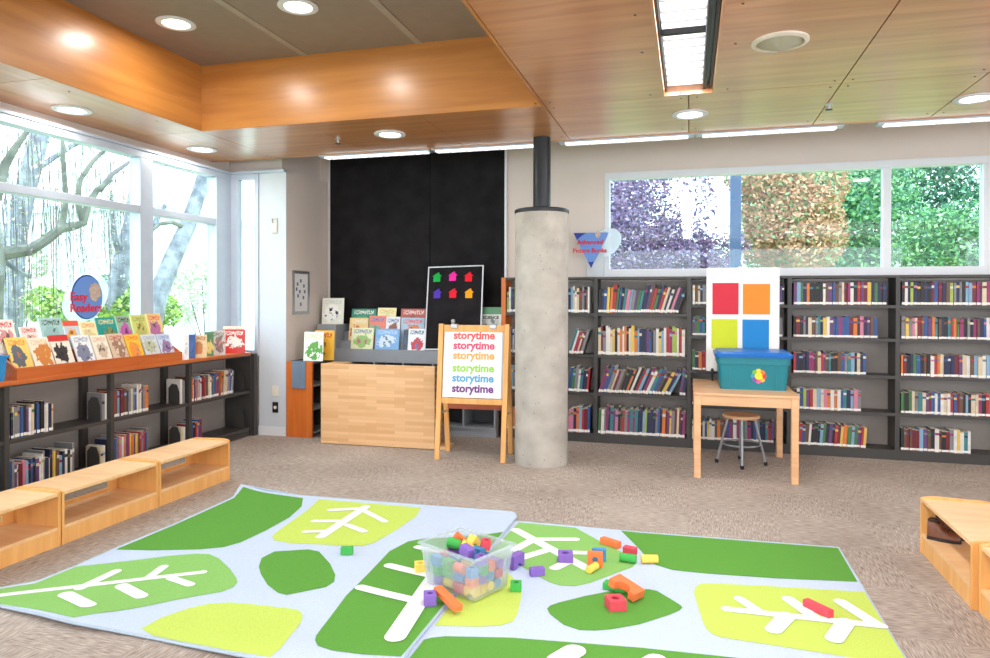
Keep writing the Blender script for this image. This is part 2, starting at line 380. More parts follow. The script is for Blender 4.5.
# windows
def window(name):
    o = obj(name, None); o['kind'] = 'structure'; return o
w1 = window('window_1')
GX = XL-.03
MY0, MY1 = onx(140.5, 250, XL+.07).y, onx(153.5, 250, XL+.07).y
JY0 = onx(216.5, 250, XL+.07).y
def f1(nm, *a): part(nm, B(*a), M['alu'], w1, bevel=.004)
f1('head_frame', XL-.06, XL+.07, 1.5, 7.1, 2.995, 3.06); f1('trim_ledge', XL-.08, XL+.09, 1.5, 7.12, 3.06, 3.09)
f1('mullion', XL-.06, XL+.07, MY0, MY1, .93, 2.995); f1('mullion', XL-.06, XL+.07, 3.55, 3.67, .93, 2.995)
f1('jamb', XL-.06, XL+.07, JY0, 7.1, .93, 2.995)
for a, b in ((1.5, 3.55), (3.67, MY0), (MY1, JY0)):
    f1('transom', XL-.06, XL+.065, a, b, 2.445, 2.515); f1('sill_frame', XL-.06, XL+.065, a, b, .93, .99)
    part('pane', B(GX-.004, GX+.004, a, b, .99, 2.445), M['glass'], w1); part('pane', B(GX-.004, GX+.004, a, b, 2.515, 2.995), M['glass'], w1)
w2 = window('window_2')
rx0, rx1 = ony(238.5, 250, 7.05).x, ony(255, 250, 7.05).x
for nm, a in (('jamb', (XL+.02, rx0, 7.03, 7.12, .93, 2.995)), ('jamb', (rx1, -4.86, 7.03, 7.12, .93, 2.995)), ('head_frame', (XL+.02, -4.86, 7.03, 7.12, 2.995, 3.06)), ('trim_ledge', (XL+.07, -4.5, 7.0, 7.12, 3.06, 3.09)), ('sill_frame', (rx0, rx1, 7.03, 7.12, .93, .99))):
    part(nm, B(*a), M['alu'], w2, bevel=.004)
part('pane', B(rx0, rx1, 7.07, 7.078, .99, 2.995), M['glass'], w2)
w3 = window('window_3')
def f3(nm, *a, m='white'): part(nm, B(*a), M[m], w3, bevel=.003)
f3('frame', WX0, WX1, YB-.02, YB+.1, WZ1-.075, WZ1); f3('frame', WX0, WX0+.055, YB-.02, YB+.1, WZ0+.06, WZ1-.075); f3('frame', 2.835, WX1, YB-.02, YB+.1, WZ0+.06, WZ1-.075)
f3('sill', WX0, WX1, YB-.03, YB+.1, WZ0-.03, WZ0+.06); f3('mullion', 1.935, 2.01, YB, YB+.1, WZ0+.06, WZ1-.075)
part('pane', B(WX0+.055, 1.935, YB+.04, YB+.048, WZ0+.06, WZ1-.075), M['glass'], w3); part('pane', B(2.01, 2.835, YB+.04, YB+.048, WZ0+.06, WZ1-.075), M['glass'], w3)

# ------------------------------------------------------------------ ceiling fittings
def spot_under(parent, loc, watts, size, rot=(0,0,0), sy=None):
    l = bpy.data.lights.new('lamp_light', 'AREA'); l.energy = watts; l.size = size; l.color = (1, .96, .9)
    l.shape = 'DISK' if sy is None else 'RECTANGLE'
    if sy: l.size_y = sy; l.color = (.96, .98, 1)
    return obj('lamp_light', l, parent, loc, rot)
dl = [(390,134,ZC,'recessed round downlight in the wood ceiling in front of black wall panels'), (690,114,ZC,'recessed round downlight beside the end of the long fluorescent fixture'),
      (975,98,ZC,'recessed round downlight in the wood ceiling above clerestory window'), (72,109.5,ZC,'recessed round downlight above the wide window pane by the round sign'),
      (202,149,ZC,'recessed round downlight above the corner where two windows meet'), (176,23,ZR,'recessed round downlight in taupe ceiling recess, the one next to its orange side'), (298,6,ZR,'recessed round downlight in taupe ceiling recess between the two joint strips')]
ring = MB().lathe([(.148,0),(.15,-.008),(.138,-.014),(.105,-.012),(.1,0)], 32).mesh('trim_ring', M['white'], True)
lens = MB().lathe([(.1,-.004),(.06,-.012),(.002,-.014)], 24).mesh('lens', M['lens'], True)
for x, y, z, lb in dl:
    p = onz(x, y, z)
    t = thing('downlight', lb, 'ceiling light', (p.x, p.y, z), 0, 'recessed downlights')
    obj('trim_ring', ring, t); obj('lens', lens, t); spot_under(t, (0,0,-.03), DOWNLIGHT_W, .2)
for i, (x, y) in enumerate(((2.2,-1),(-3.2,-1.5),(4.0,6.1))):  # extra lamps out of view, added to brighten the room
    t = thing('downlight', 'added fill downlight out of view in the wood ceiling', 'ceiling light', (x, y, ZC), 0, 'added fill downlights')
    obj('trim_ring', ring, t); obj('lens', lens, t); spot_under(t, (0,0,-.03), DOWNLIGHT_W, .2)
# long recessed fluorescent fixture; its segments behind the camera are added as fill light
t = thing('fluorescent_fixture', 'long recessed fluorescent ceiling fixture with slatted white diffusers and wood rim', 'ceiling light', ((FX0+FX1)/2, 0, ZC))
hw = (FX1-FX0)/2
part('rim', MB().box(-hw-.012, -hw+.006, YR+.1, FY1, -.012, .16).box(hw-.006, hw+.012, YR+.1, FY1, -.012, .16).box(-hw+.006, hw-.006, FY1-.03, FY1+.0, -.012, .16), M['ceilwood_y'], t)
part('housing', B(-hw, hw, YR+.1, FY1, .16, .19), M['white'], t)
part('side_rail', MB().box(hw-.075, hw-.05, YR+.1, FY1-.03, .02, .15).box(hw-.03, hw-.012, YR+.1, FY1-.03, .02, .15).box(-hw+.008, -hw+.022, YR+.1, FY1-.03, .02, .15), M['blackmetal'], t)
part('reflector', B(hw-.05, hw-.03, YR+.1, FY1-.03, .06, .08), M['bluegrey'], t)
yy = [FY1-.05, 4.3, 3.1, 1.9, .7, -.5, -1.7, -2.9, -4.0]
for a, b in zip(yy[1:], yy):
    part('diffuser', B(-hw+.03, hw-.08, a+.02, b-.02, .05, .06), M['troffer'], t)
    n = 8
    for i in range(1, n): part('slat', B(-hw+.03, hw-.08, a+(b-a)*i/n-.006, a+(b-a)*i/n+.006, .035, .05), M['white'], t)
    part('cross_bar', B(-hw+.022, hw-.08, a-.02, a+.02, .02, .1), M['blackmetal'], t)
    if a > -3.5: spot_under(t, (-.03, (a+b)/2, .02), TROFFER_W, .24, sy=1.1)
# fluorescent strip lights along the ceiling edge
def zx(px): return onz(px, 157-.0589*(px-320), ZC-.03).x
for a, b, lb in ((321,424,'white fluorescent strip light above the wider black wall panel'), (433,533,'white fluorescent strip light between black wall panels and the steel pole'), (564,688,'white fluorescent strip light starting right of the steel pole'), (703,838,'white fluorescent strip light above the clerestory window with purple tree'), (887,1010,'white fluorescent strip light above the narrower clerestory pane')):
    x0, x1 = zx(a), zx(b)
    t = thing('strip_light', lb, 'strip light', ((x0+x1)/2, 6.86, ZC-.03), 0, 'strip lights along the ceiling edge'); L = (x1-x0)/2
    part('housing', MB().box(-L-.06, L+.06, -.055, .055, .012, .04), M['alu'], t)
    part('diffuser', MB().box(-L, L, -.045, .045, 0, .012), M['strip'], t)
    rb = MB(); k = int(L*2/.09)
    for i in range(k): rb.box(-L+.05+i*.09, -L+.065+i*.09, -.046, .046, -.004, 0)
    part('louvre_blades', rb, M['white'], t)['kind'] = 'stuff'
# speaker and sprinklers
p = onz(780, 41, ZC)
t = thing('ceiling_speaker', 'round cream ceiling loudspeaker with conical grille', 'speaker', (p.x, p.y, ZC))
part('rim', MB().lathe([(.165,0),(.165,-.012),(.14,-.02),(.135,0)], 36), M['ivory'], t, True); part('grille', MB().lathe([(.136,-.008),(.07,-.035),(.01,-.06)], 32), M['speaker'], t, True)
for (x, y, lb) in ((829,104,'small brass sprinkler head on the ceiling joint beside round speaker'), (338,139,'small brass sprinkler head in the ceiling in front of black wall panels')):
    p = onz(x, y, ZC); t = thing('sprinkler', lb, 'sprinkler', (p.x, p.y, ZC))
    part('stem', MB().lathe([(.03,0),(.03,-.006),(.012,-.008),(.012,-.045)], 12), M['chrome'], t, True); part('deflector', MB().lathe([(.028,-.045),(.028,-.05)], 10), M['screw'], t)

# ------------------------------------------------------------------ column
cc = ony(541.3, 400, 6.625)
t = thing('column', 'round grey concrete column with black cap and slim steel pole', 'column', (cc.x, 6.625, 0))
part('shaft', MB().lathe([(.258,0),(.258,2.43)], 48), M['concrete'], t, True)
part('cap', MB().lathe([(.25,2.43),(.266,2.435),(.266,2.46),(.25,2.47)], 48), M['blackmetal'], t, True)
part('pole', MB().lathe([(.085,2.47),(.085,ZC+.1)], 28), M['blackmetal'], t, True)

# ------------------------------------------------------------------ wall items
for i, (a, b, lb) in enumerate(((-4.44, -3.08, 'wide black felt wall panel beside the grey side wall'), (-3.07, -2.13, 'narrower black felt wall panel behind the felt board'))):
    solo('wall_panel', B(a, b, 7.965, 8.0, .9, 3.7), M['black'], lb, 'wall panel', 'black felt wall panels')
struct('trim_1', B(-4.462, -4.445, 7.96, 8.0, .9, 3.7), M['white']); struct('trim_2', B(-2.125, -2.1, 7.96, 8.0, .9, 3.7), M['white'])
t = thing('notice_frame', 'small silver framed notice hanging on the side wall', 'picture frame', (-4.5, 7.35, 1.41))
part('frame', MB().box(0, .02, -.18, -.15, 0, .52).box(0, .02, .15, .18, 0, .52).box(0, .02, -.15, .15, 0, .035).box(0, .02, -.15, .15, .485, .52), M['chrome'], t)
part('sheet', B(.002, .008, -.15, .15, .035, .485), M['paper'], t)
ic = MB()
for (a, b) in ((-.07,.36),(.0,.4),(.07,.34),(-.02,.27),(.06,.2),(-.06,.22),(.0,.12),(.09,.27),(-.09,.3)): ic.box(.008, .0095, a-.016, a+.016, b-.02, b+.02)
part('printed_icons', ic, mat('ink_icons', (96,104,140), .6), t)
p = ony(275, 227, 7.05)
t = thing('thermostat', 'small ivory thermostat on the white corner pier', 'thermostat', (p.x, 7.05, p.z-.07))
part('body', B(-.03, .03, -.025, 0, 0, .11), M['ivory'], t, bevel=.006); part('bracket', MB().box(-.035, -.03, -.02, 0, 0, .17).box(.03, .035, -.02, 0, 0, .17).box(-.035, .035, -.02, 0, .165, .17), M['ivory'], t)
p = ony(275.5, 391, 7.05); t = thing('switch_plate', 'blank white switch plate above the black outlet', 'switch', (p.x, 7.05, p.z-.06)); part('plate', B(-.042, .042, -.006, 0, 0, .12), M['ivory'], t, bevel=.003); part('switch', B(-.012, .012, -.01, -.006, .035, .085), M['ivory'], t)
p = ony(275.5, 407.5, 7.05); t = thing('power_outlet', 'black power outlet on the white corner pier', 'outlet', (p.x, 7.05, p.z-.06)); part('plate', B(-.038, .038, -.006, 0, 0, .125), M['blackmetal'], t, bevel=.003); part('socket', MB().lathe([(.02,0),(.02,.006)], 16), M['ivory'], t, loc=(0,-.006,.062), rot=(PI/2,0,0))

# ------------------------------------------------------------------ tall bookcases on the back wall
YS = 7.70
L4, L5 = [1.445,.98,.555,.10], [1.545,1.21,.84,.468,.10]
bays = [(-2.06,-1.0,L4,'charcoal bookcase bay half hidden behind the concrete column'), (-1.0,0.0,L4,'charcoal bookcase bay of thin picture books next to the column'), (0.0,1.0,L5,'charcoal bookcase bay behind the wooden table'),
        (1.0,2.0,L5,'charcoal bookcase bay with half-empty shelves next to the table'), (2.0,3.05,L5,'charcoal bookcase bay of chapter books under the narrower clerestory pane')]
for bi, (x0, x1, lv, lb) in enumerate(bays):
    t = thing('bookcase', lb, 'bookcase', ((x0+x1)/2, YS, 0), 0, 'tall bookcases along the back wall'); hw = (x1-x0)/2
    part('back_panel', B(-hw+.02, hw-.02, .27, .28, .09, 1.80), M['shelfback'], t)
    if bi == 0: part('end_panel', B(-hw-.03, -hw+.02, 0, .28, 0, 1.845), M['orange'], t)
    else: part('side_panel', B(-hw, -hw+.02, 0.0, .28, 0, 1.82), M['shelf'], t)
    part('side_panel', B(hw-.02, hw, 0.0, .28, 0, 1.82), M['shelf'], t)
    part('top_panel', B(-hw+(.02 if bi == 0 else 0), hw, -.005, .285, 1.82, 1.845), M['shelf'], t)
    part('plinth', B(-hw+.02, hw-.02, .004, .27, 0, .078), M['shelf'], t)
    for z in lv: part('shelf_board', MB().box(-hw+.02, hw-.02, .0, .27, z-.022, z).box(-hw+.02, hw-.02, 0, .006, z-.032, z-.022), M['shelf'], t)

# ------------------------------------------------------------------ low shelving under the window
XF = -4.90
lowb = [(2.99,3.97,'low charcoal shelf bay beside the blue bin'), (3.97,4.95,'low charcoal shelf bay under the start of the wooden display tray'), (4.95,5.94,'low charcoal shelf bay under the far end of the display tray'), (5.94,6.95,'low charcoal shelf bay by the white corner pier')]
for i, (y0, y1, lb) in enumerate(lowb):
    t = thing('low_bookcase', lb, 'bookcase', (XF, (y0+y1)/2, 0), 0, 'low bookcases under the window'); hw = (y1-y0)/2
    part('back_panel', B(-.36, -.35, -hw+.01, hw-.01, .08, .93), M['bluegrey'] if i < 0 else M['shelfback'], t)
    part('post', B(-.045, 0, -hw-.02, -hw+.02, 0, .93), M['shelf'], t); part('post', B(-.345, -.30, -hw-.03, -hw+.03, 0, .93), M['shelf'], t)
    if i == 3:
        part('end_panel', B(-.345, -.01, hw, hw+.02, 0, .93), M['shelf'], t); part('post', B(-.06, .03, hw+.02, hw+.075, 0, .955), M['shelf'], t)
    part('plinth', B(-.30, -.02, -hw+.02, hw, 0, .06), M['shelf'], t)
    for z in (.10, .53): part('shelf_board', MB().box(-.30, -.005, -hw+.02, hw-.02, z-.02, z).box(-.011, -.005, -hw+.02, hw-.02, z-.03, z-.02), M['shelf'], t)
t = thing('countertop', 'long cherry wood countertop along the low shelves', 'countertop', (XF, 4.9, .93))
part('top', B(-.375, .015, -1.95, 2.03, 0.012, .045), M['counter'], t, bevel=.004); part('edge_band', B(-.02, .013, -1.95, 2.03, 0, .012), M['shelf'], t)
ZCT = .975

# ------------------------------------------------------------------ shelved books
PAL = {'red': (166, 44, 50), 'dark red': (108, 30, 42), 'orange': (208, 116, 52), 'yellow': (214, 180, 84), 'green': (66, 112, 66), 'teal': (54, 122, 128), 'light blue': (124, 162, 190), 'blue': (46, 80, 136), 'navy': (34, 40, 74), 'purple': (96, 64, 112), 'pink': (200, 122, 146), 'white': (216, 212, 206), 'cream': (206, 190, 160), 'brown': (100, 72, 54), 'black': (34, 32, 36), 'grey': (124, 124, 128), 'lime': (154, 174, 78), 'magenta': (140, 48, 98)}
PN = list(PAL)
CM = {k: mat('cloth_cover_'+k.replace(' ','_'), c, .5, var=.14, scale=14) for k, c in PAL.items()}
BOOKS = []
WT = {'mix': [3,3,2,1,2,2,2,3,3,2,1,4,3,3,5,3,.6,1], 'pale': [0,0,0,0,0,0,1,0,0,0,0,6,3,0,0,4,0,0], 'dark': [2,2,1,1,1,1.5,1.5,3,4,3,1,1.5,1.5,2,5,2,1,2], 'bright': [3,1,2.5,2,2.5,2,3,3,2,2,2,6,4,2,2,2,1,1.5]}
rb = random.Random(11)
def row(axis, a, b, front, z, hr, tr, dr, wt, kind, bay, shelf, lean=0.0, sticker=True, start_lean=None):
    """fill from a to b along x (axis 0, spine faces -y) or along y (axis 1, spine faces +x)"""
    u = a; prev = None
    while True:
        t = rb.uniform(*tr); h = rb.uniform(*hr); d = min(rb.uniform(*dr), h*.8)
        th = lean if not isinstance(lean, tuple) else lean[0]+(lean[1]-lean[0])*(u-a)/(b-a)
        step = t/math.cos(th)
        if u + step + (h*math.sin(th)) > b: break
        c = rb.choices(PN, WT[wt])[0]; ac = c if rb.random() < .45 else rb.choice(PN)
        BOOKS.append(dict(axis=axis, u=u+step, t=t, h=h, d=d, th=th, front=front + (-1 if axis else 1)*rb.uniform(.004,.02), z=z, c=c, ac=ac, st=sticker, kind=kind, bay=bay, shelf=shelf))
        u += step + .0012 + (rb.random() < .05)*.004
    return u
ORD4 = ['top shelf', 'second shelf', 'third shelf', 'bottom shelf']; ORD5 = ['top shelf', 'second shelf', 'third shelf', 'fourth shelf', 'bottom shelf']
b0, b1, b2, b3, b4 = 'bay beside the column', 'bay beside the white board', 'bay behind the table', 'half-empty bay by table', 'bay below narrow window pane'
pb = 'picture book'
TH, HH, DD = (.017,.034), (.235,.305), (.2,.24)
lean4 = [.14, .1, .1, .03]
for i, z in enumerate(L4):
    row(0, -1.31, -1.06, YS, z, (.24,.3), TH, DD, 'mix', pb, b0, ORD4[i], [.0,.3,.1,.02][i]); row(0, -2.03, -1.9, YS, z, (.22,.29), TH, DD, 'mix', pb, b0, ORD4[i])
row(0, -.975, -.0, YS, L4[0], (.25,.32), TH, DD, 'mix', pb, b1, ORD4[0], (.02,.42))
row(0, -.975, -.03, YS, L4[1], (.26,.33), TH, DD, 'bright', pb, b1, ORD4[1])
row(0, -.975, -.07, YS, L4[2], (.26,.32), TH, DD, 'mix', pb, b1, ORD4[2], (.3,.52)); row(0, -.1, -.0, YS, L4[2], (.27,.31), TH, DD, 'mix', pb, b1, ORD4[2], .12)
row(0, -.975, -.03, YS, L4[3], (.26,.33), TH, DD, 'dark', pb, b1, ORD4[3], .035)
cb = 'chapter book'; T2, H2, D2 = (.02,.036), (.2,.225), (.14,.16)
for i, z in enumerate(L5):
    ends3 = [1.93,1.83,1.73,1.69,1.755][i]; wt3 = ['dark','mix','dark','bright','mix'][i]
    row(0, 1.04 if i < 4 else 1.03, ends3, YS, z, [(.215,.24),(.2,.225),(.2,.23),(.2,.22),(.2,.235)][i], T2, D2, wt3, cb, b3, ORD5[i], [0,0,.0,0,.07][i])
    row(0, 2.035, 2.96 if i < 4 else 2.66, YS, z, [(.22,.235),(.2,.225),(.2,.225),(.2,.225),(.2,.23)][i], T2, D2, ['dark','mix','bright','mix','mix'][i], cb, b4, ORD5[i])
    if i < 3: row(0, .035, .19, YS, z, (.19,.22), T2, D2, 'mix', cb, b2, ORD5[i]); row(0, .84, .97, YS, z, (.19,.22), T2, D2, 'dark', cb, b2, ORD5[i])
    else: row(0, .035, .9 if i == 3 else .86, YS, z, (.19,.235), T2, D2, 'mix', cb, b2, ORD5[i])
l0, l1, l2, l3 = 'low bay beside blue bin', 'low bay below tray start', 'low bay below tray end', 'low bay by the pier'
er = 'easy reader book'; T3, H3, D3 = (.014,.03), (.2,.26), (.16,.2)
XS = XF-.02
Yp = lambda px: onx(px, 420, XF).y
row(1, 3.72, 3.94, XS, .53, (.18,.22), T3, D3, 'mix', er, l0, 'upper shelf'); row(1, 3.72, 3.94, XS, .10, (.18,.22), T3, D3, 'mix', er, l0, 'lower shelf')
row(1, 4.0, Yp(57), XS, .53, H3, T3, D3, 'mix', er, l1, 'upper shelf'); row(1, 4.0, Yp(79), XS, .10, (.21,.29), T3, D3, 'mix', er, l1, 'lower shelf')
row(1, 4.86, 4.925, XS, .53, (.21,.24), (.025,.032), D3, 'pale', er, l1, 'upper shelf', 0, False); row(1, 4.85, 4.925, XS, .10, (.2,.22), (.025,.032), D3, 'pale', er, l1, 'lower shelf', 0, False)
row(1, 4.98, Yp(152), XS, .53, (.22,.27), T3, D3, 'mix', er, l2, 'upper shelf'); row(1, 4.98, Yp(152), XS, .10, (.23,.27), T3, D3, 'bright', er, l2, 'lower shelf')
row(1, 5.83, 5.915, XS, .53, (.22,.25), (.025,.032), D3, 'pale', er, l2, 'upper shelf', 0, False); row(1, 5.84, 5.915, XS, .10, (.18,.2), (.025,.032), D3, 'pale', er, l2, 'lower shelf', 0, False)
row(1, 5.97, Yp(222), XS, .53, (.22,.27), T3, D3, 'bright', er, l3, 'upper shelf'); row(1, Yp(223), Yp(238), XS, .53, (.25,.28), T3, D3, 'bright', er, l3, 'upper shelf', .08)
row(1, 5.97, 6.17, XS, .10, (.2,.24), (.018,.026), D3, 'bright', er, l3, 'lower shelf', -.0)

_bm = {}
def book_geo(mb, st):
    # unit book: x thickness -1..0, y depth 0..1, z height 0..1; spine at y=0. slots: 0 cover, 1 pages, 2 label, 3 accent
    zs = [0,.03,.13,.74,.84,1] if st else [0,.3,.6,.7,.9,1]; ms = [0,2,0,3,0] if st else [0,0,3,0,0]
    for k in range(5):
        mb.add([(-1,0,zs[k]),(0,0,zs[k]),(0,0,zs[k+1]),(-1,0,zs[k+1])], [(0,1,2,3)], ms[k])
    mb.add([(-1,0,0),(-1,1,0),(-1,1,1),(-1,0,1)], [(0,1,2,3)], 0); mb.add([(0,0,0),(0,1,0),(0,1,1),(0,0,1)], [(3,2,1,0)], 0)
    mb.add([(-1,1,0),(0,1,0),(0,1,1),(-1,1,1)], [(3,2,1,0)], 1); mb.add([(-1,0,0),(0,0,0),(0,1,0),(-1,1,0)], [(3,2,1,0)], 1)
    mb.add([(-1,0,1),(0,0,1),(0,1,1),(-1,1,1)], [(0,1,2,3)], 1)
def book_mesh(c, ac, st):
    k = (c, ac, st)
    if k not in _bm:
        mb = MB(); book_geo(mb, st); _bm[k] = mb.mesh('book', [CM[c], M['page'], M['sticker'], CM[ac]])
    return _bm[k]
for q in BOOKS:
    cx, cy = (q['u'], q['front']) if q['axis'] == 0 else (q['front'], q['u'])
    q['size'] = q['t']*q['h']/((cx)**2+(cy)**2)*(1 if q['axis'] == 0 else .75)
order = sorted(range(len(BOOKS)), key=lambda i: -BOOKS[i]['size'])
single = set(order[:300])
def book_matrix(q):
    S = Matrix.Diagonal((q['t'], q['d'], q['h'], 1))
    R = Matrix.Rotation(q['th'], 4, 'Y')
    if q['axis'] == 0: return Matrix.Translation((q['u'], q['front'], q['z'])), R, S
    return Matrix.Translation((q['front'], q['u'], q['z'])) @ Matrix.Rotation(PI/2, 4, 'Z'), R, S
for i, q in enumerate(BOOKS):
    if i in single:
        o = obj('book', book_mesh(q['c'], q['ac'], q['st']))
        T, R, S = book_matrix(q); loc, rr, _ = (T @ R).decompose()
        o.location = loc; o.rotation_euler = rr.to_euler(); o.scale = (q['t'], q['d'], q['h'])
        tag(o, ('%s %s%s, %s, %s' % (q['c'], q['kind'], '' if q['ac'] == q['c'] else ' with %s band' % q['ac'], q['shelf'], q['bay'])), 'book', 'books on the %s of the %s' % (q['shelf'], q['bay']))
rest = MB(); slots = [M['page'], M['sticker']] + [CM[k] for k in PN]
for i, q in enumerate(BOOKS):
    if i not in single:
        tmp = MB(); book_geo(tmp, q['st']); T, R, S = book_matrix(q); X = T @ R @ S
        mp = {0: 2+PN.index(q['c']), 1: 0, 2: 1, 3: 2+PN.index(q['ac'])}
        o = len(rest.v); rest.v += [tuple(X @ Vector(v)) for v in tmp.v]
        for f, m in zip(tmp.f, tmp.m): rest.face([k+o for k in f], mp[m])
if rest.v: tag(obj('shelved_books', rest.mesh('shelved_books', slots)), 'many smaller book spines filling the gaps of the shelves', 'books', None, 'stuff')
print('books', len(BOOKS))
# bookends on the low shelves
be = MB()
be.prism([(-.0,0),(.13,0),(.13,.1),(.1,.16),(.04,.165),(0,.13)], -.002, .002, 'xz'); be.box(0, .13, 0, .1, 0, .0025)
bem = be.mesh('bookend', M['shelf'])
for y, z, lb in ((4.845,.53,'dark steel bookend on upper shelf below the tray start'), (4.835,.10,'dark steel bookend on lower shelf below the tray start'), (5.815,.53,'dark steel bookend on upper shelf below the tray end'), (5.825,.10,'dark steel bookend on lower shelf below the tray end'), (6.86,.53,'dark steel bookend on the upper shelf by the corner pier'), (6.86,.10,'dark steel bookend on the lower shelf by the corner pier')):
    o = obj('bookend', bem, None, (XF-.16, y, z)); o.scale = (1.0, -1 if y > 6.5 else 1, 1.25); tag(o, lb, 'bookend', 'steel bookends on the low shelves')

# ------------------------------------------------------------------ face-out picture books
sd = [0]
def facebook(label, loc, w_, h_, rz, tilt, bgc, pic, band, pic2=None, t_=.012, kind=0, group=None, text=None):
    sd[0] += 1
    e = tag(obj('picture_book', None, None, loc, (-tilt, 0, rz)), label, 'book', group)
    cm = cover_mat(bgc, pic, band, pic2, sd[0], kind)
    part('front_cover', B(-w_/2, w_/2, -t_, -t_+.002, 0, h_), cm, e)
    part('spine', B(-w_/2, -w_/2+.002, -t_+.002, -.002, 0, h_), cm, e)
    part('back_cover', B(-w_/2, w_/2, -.002, 0, 0, h_), cm, e)
    part('pages', B(-w_/2+.002, w_/2-.004, -t_+.002, -.002, .004, h_-.004), M['page'], e)
    return e
LT = (232,226,212)
XT = -4.945
front = [(16.5,38,.245,(238,206,110),(96,100,110),(226,140,40),(190,110,80),'yellow picture book of a boy reading in the tray, front row'), (38.5,59,.235,(236,226,206),(206,130,60),(226,190,150),(224,170,90),'cream picture book with an orange bear in the tray front row'),
  (59.5,79,.245,(232,224,208),(56,50,52),(204,52,44),None,'white picture book with red top band and dark figure'), (81.5,99.5,.235,(230,232,236),(128,132,156),(150,160,180),(90,96,120),'white picture book with grey-blue crowd drawing in the tray'),
  (100,116,.225,(236,228,212),(206,184,160),(220,170,140),None,'pale beige picture book in the front row of the tray'), (116.5,132.5,.23,(214,190,164),(160,120,100),(190,80,70),(226,210,190),'tan picture book with a dark spine in the tray'),
  (133,148,.215,(242,190,64),(236,150,60),(230,110,50),(90,120,180),'golden yellow picture book in the front row of the tray'), (149,164,.205,(206,212,214),(186,190,160),(160,170,190),None,'pale grey-blue picture book in the front row of the tray'), (164.5,178,.2,(204,212,232),(150,120,160),(120,140,190),None,'pale lilac picture book ending the front row of the tray')]
ZTR = ZCT + .02
for a, b, h_, c1, c2, c3, c4, lb in front:
    ya, yb = onx(a, 366, XT).y, onx(b, 356, XT).y
    facebook(lb, (XT-.035, (ya+yb)/2, 1.03), yb-ya-.008, h_*1.12, PI/2, .38, c1, c2, c3, c4, group='picture books in the wooden tray', kind=1 if 'band' in lb else 0)
back = [(-6,16,320,(238,232,226),(220,150,150),(210,60,60),'white picture book with red lettering, back row of tray'), (20,38,327,(240,220,214),(226,170,160),(206,60,70),'pale pink picture book in the back row of tray'), (41,64,318,(168,204,204),(150,190,190),(60,90,80),'pale teal picture book in the back row of tray'),
  (64.5,80,321,(196,206,218),(236,170,90),(226,90,70),'grey-blue picture book with red top band in back row'), (80.5,97,322,(240,226,180),(220,200,150),(220,150,90),'cream picture book in the back row beside teal one'), (97.5,117,318,(36,146,140),(130,140,90),(220,210,160),'bright teal-green picture book in the back row of tray'),
  (117.5,132,316,(150,180,150),(190,90,170),(50,40,60),'picture book with purple shape in the back row of tray'), (132.5,148,315,(206,206,120),(190,180,100),(150,160,80),'yellow-green picture book in the back row of tray'), (148.5,163,314,(226,196,130),(180,110,150),(220,80,70),'multicoloured picture book ending the back row of tray')]
for a, b, ty, c1, c2, c3, lb in back:
    ya, yb = onx(a, 330, -5.12).y, onx(b, 330, -5.12).y; zt = onx((a+b)/2, ty, -5.14).z
    facebook(lb, (-5.085, (ya+yb)/2, 1.17), yb-ya-.008, (zt-1.17)/math.cos(.3), PI/2, .3, c1, c2, c3, group='picture books in the wooden tray', kind=1 if 'band' in lb else 0)
# tray
ty0, ty1 = onx(17, 372, XF).y, onx(182.6, 356, XF).y
t = thing('display_tray', 'long cherry wood display tray of picture books on the countertop', 'display tray', (XF, (ty0+ty1)/2, ZCT)); hl = (ty1-ty0)/2
for i in range(3): part('front_board', B(-.018, 0, -hl+i*2*hl/3+.001, -hl+(i+1)*2*hl/3-.001, 0, .09), M['counter'], t, bevel=.002)
for y in (-hl, hl-.015): part('end_board', MB().prism([(-.018,0),(-.018,.09),(-.18,.19),(-.29,.19),(-.29,0)], y, y+.015, 'xz'), M['counter'], t)
part('step', MB().box(-.29, -.018, -hl+.015, hl-.015, 0, .012).box(-.29, -.185, -hl+.015, hl-.015, .012, .19), M['counter'], t)
# upright books at the end of the counter
xu = -5.0
def up(px, Xw): return onx(px, 350, Xw).y
facebook('white picture book standing at the end of the tray', (-4.93, up(185,-4.93)+.005, ZCT), .05, .26, 1.0, 0, (240,240,240), (230,232,236), (226,228,232), t_=.03)
facebook('blue-spined book standing behind the white one', (-4.99, up(188,-4.99)+.03, ZCT), .1, .25, .75, .02, (48,90,160), (60,100,170), (40,70,140), t_=.03)
facebook('orange and cream picture book standing upright on the counter', (-4.955, up(198,-4.955)+.02, ZCT), .15, .24, .55, .03, (226,200,150), (206,120,60), (170,90,50), (120,140,70))
facebook('green-spined book standing between upright books on the counter', (-5.0, up(208.5,-5.0)+.01, ZCT), .09, .26, .6, 0, (80,130,90), (220,200,120), (60,110,80), t_=.03)
facebook('grey patterned picture book standing upright on the counter', (-4.99, up(217,-4.99)+.02, ZCT), .15, .27, .5, .02, (196,184,176), (120,100,100), (110,120,110), (206,130,110))
facebook('red picture book standing upright at the counter end', (-4.985, up(233,-4.985)+.02, ZCT), .245, .27, .42, .03, (196,48,44), (226,214,206), (240,220,214), (130,110,100))
facebook('pale picture book standing behind the red one', (-5.07, up(227,-5.07)+.12, ZCT), .23, .3, .42, .02, (236,216,196), (230,200,180), (226,170,150))

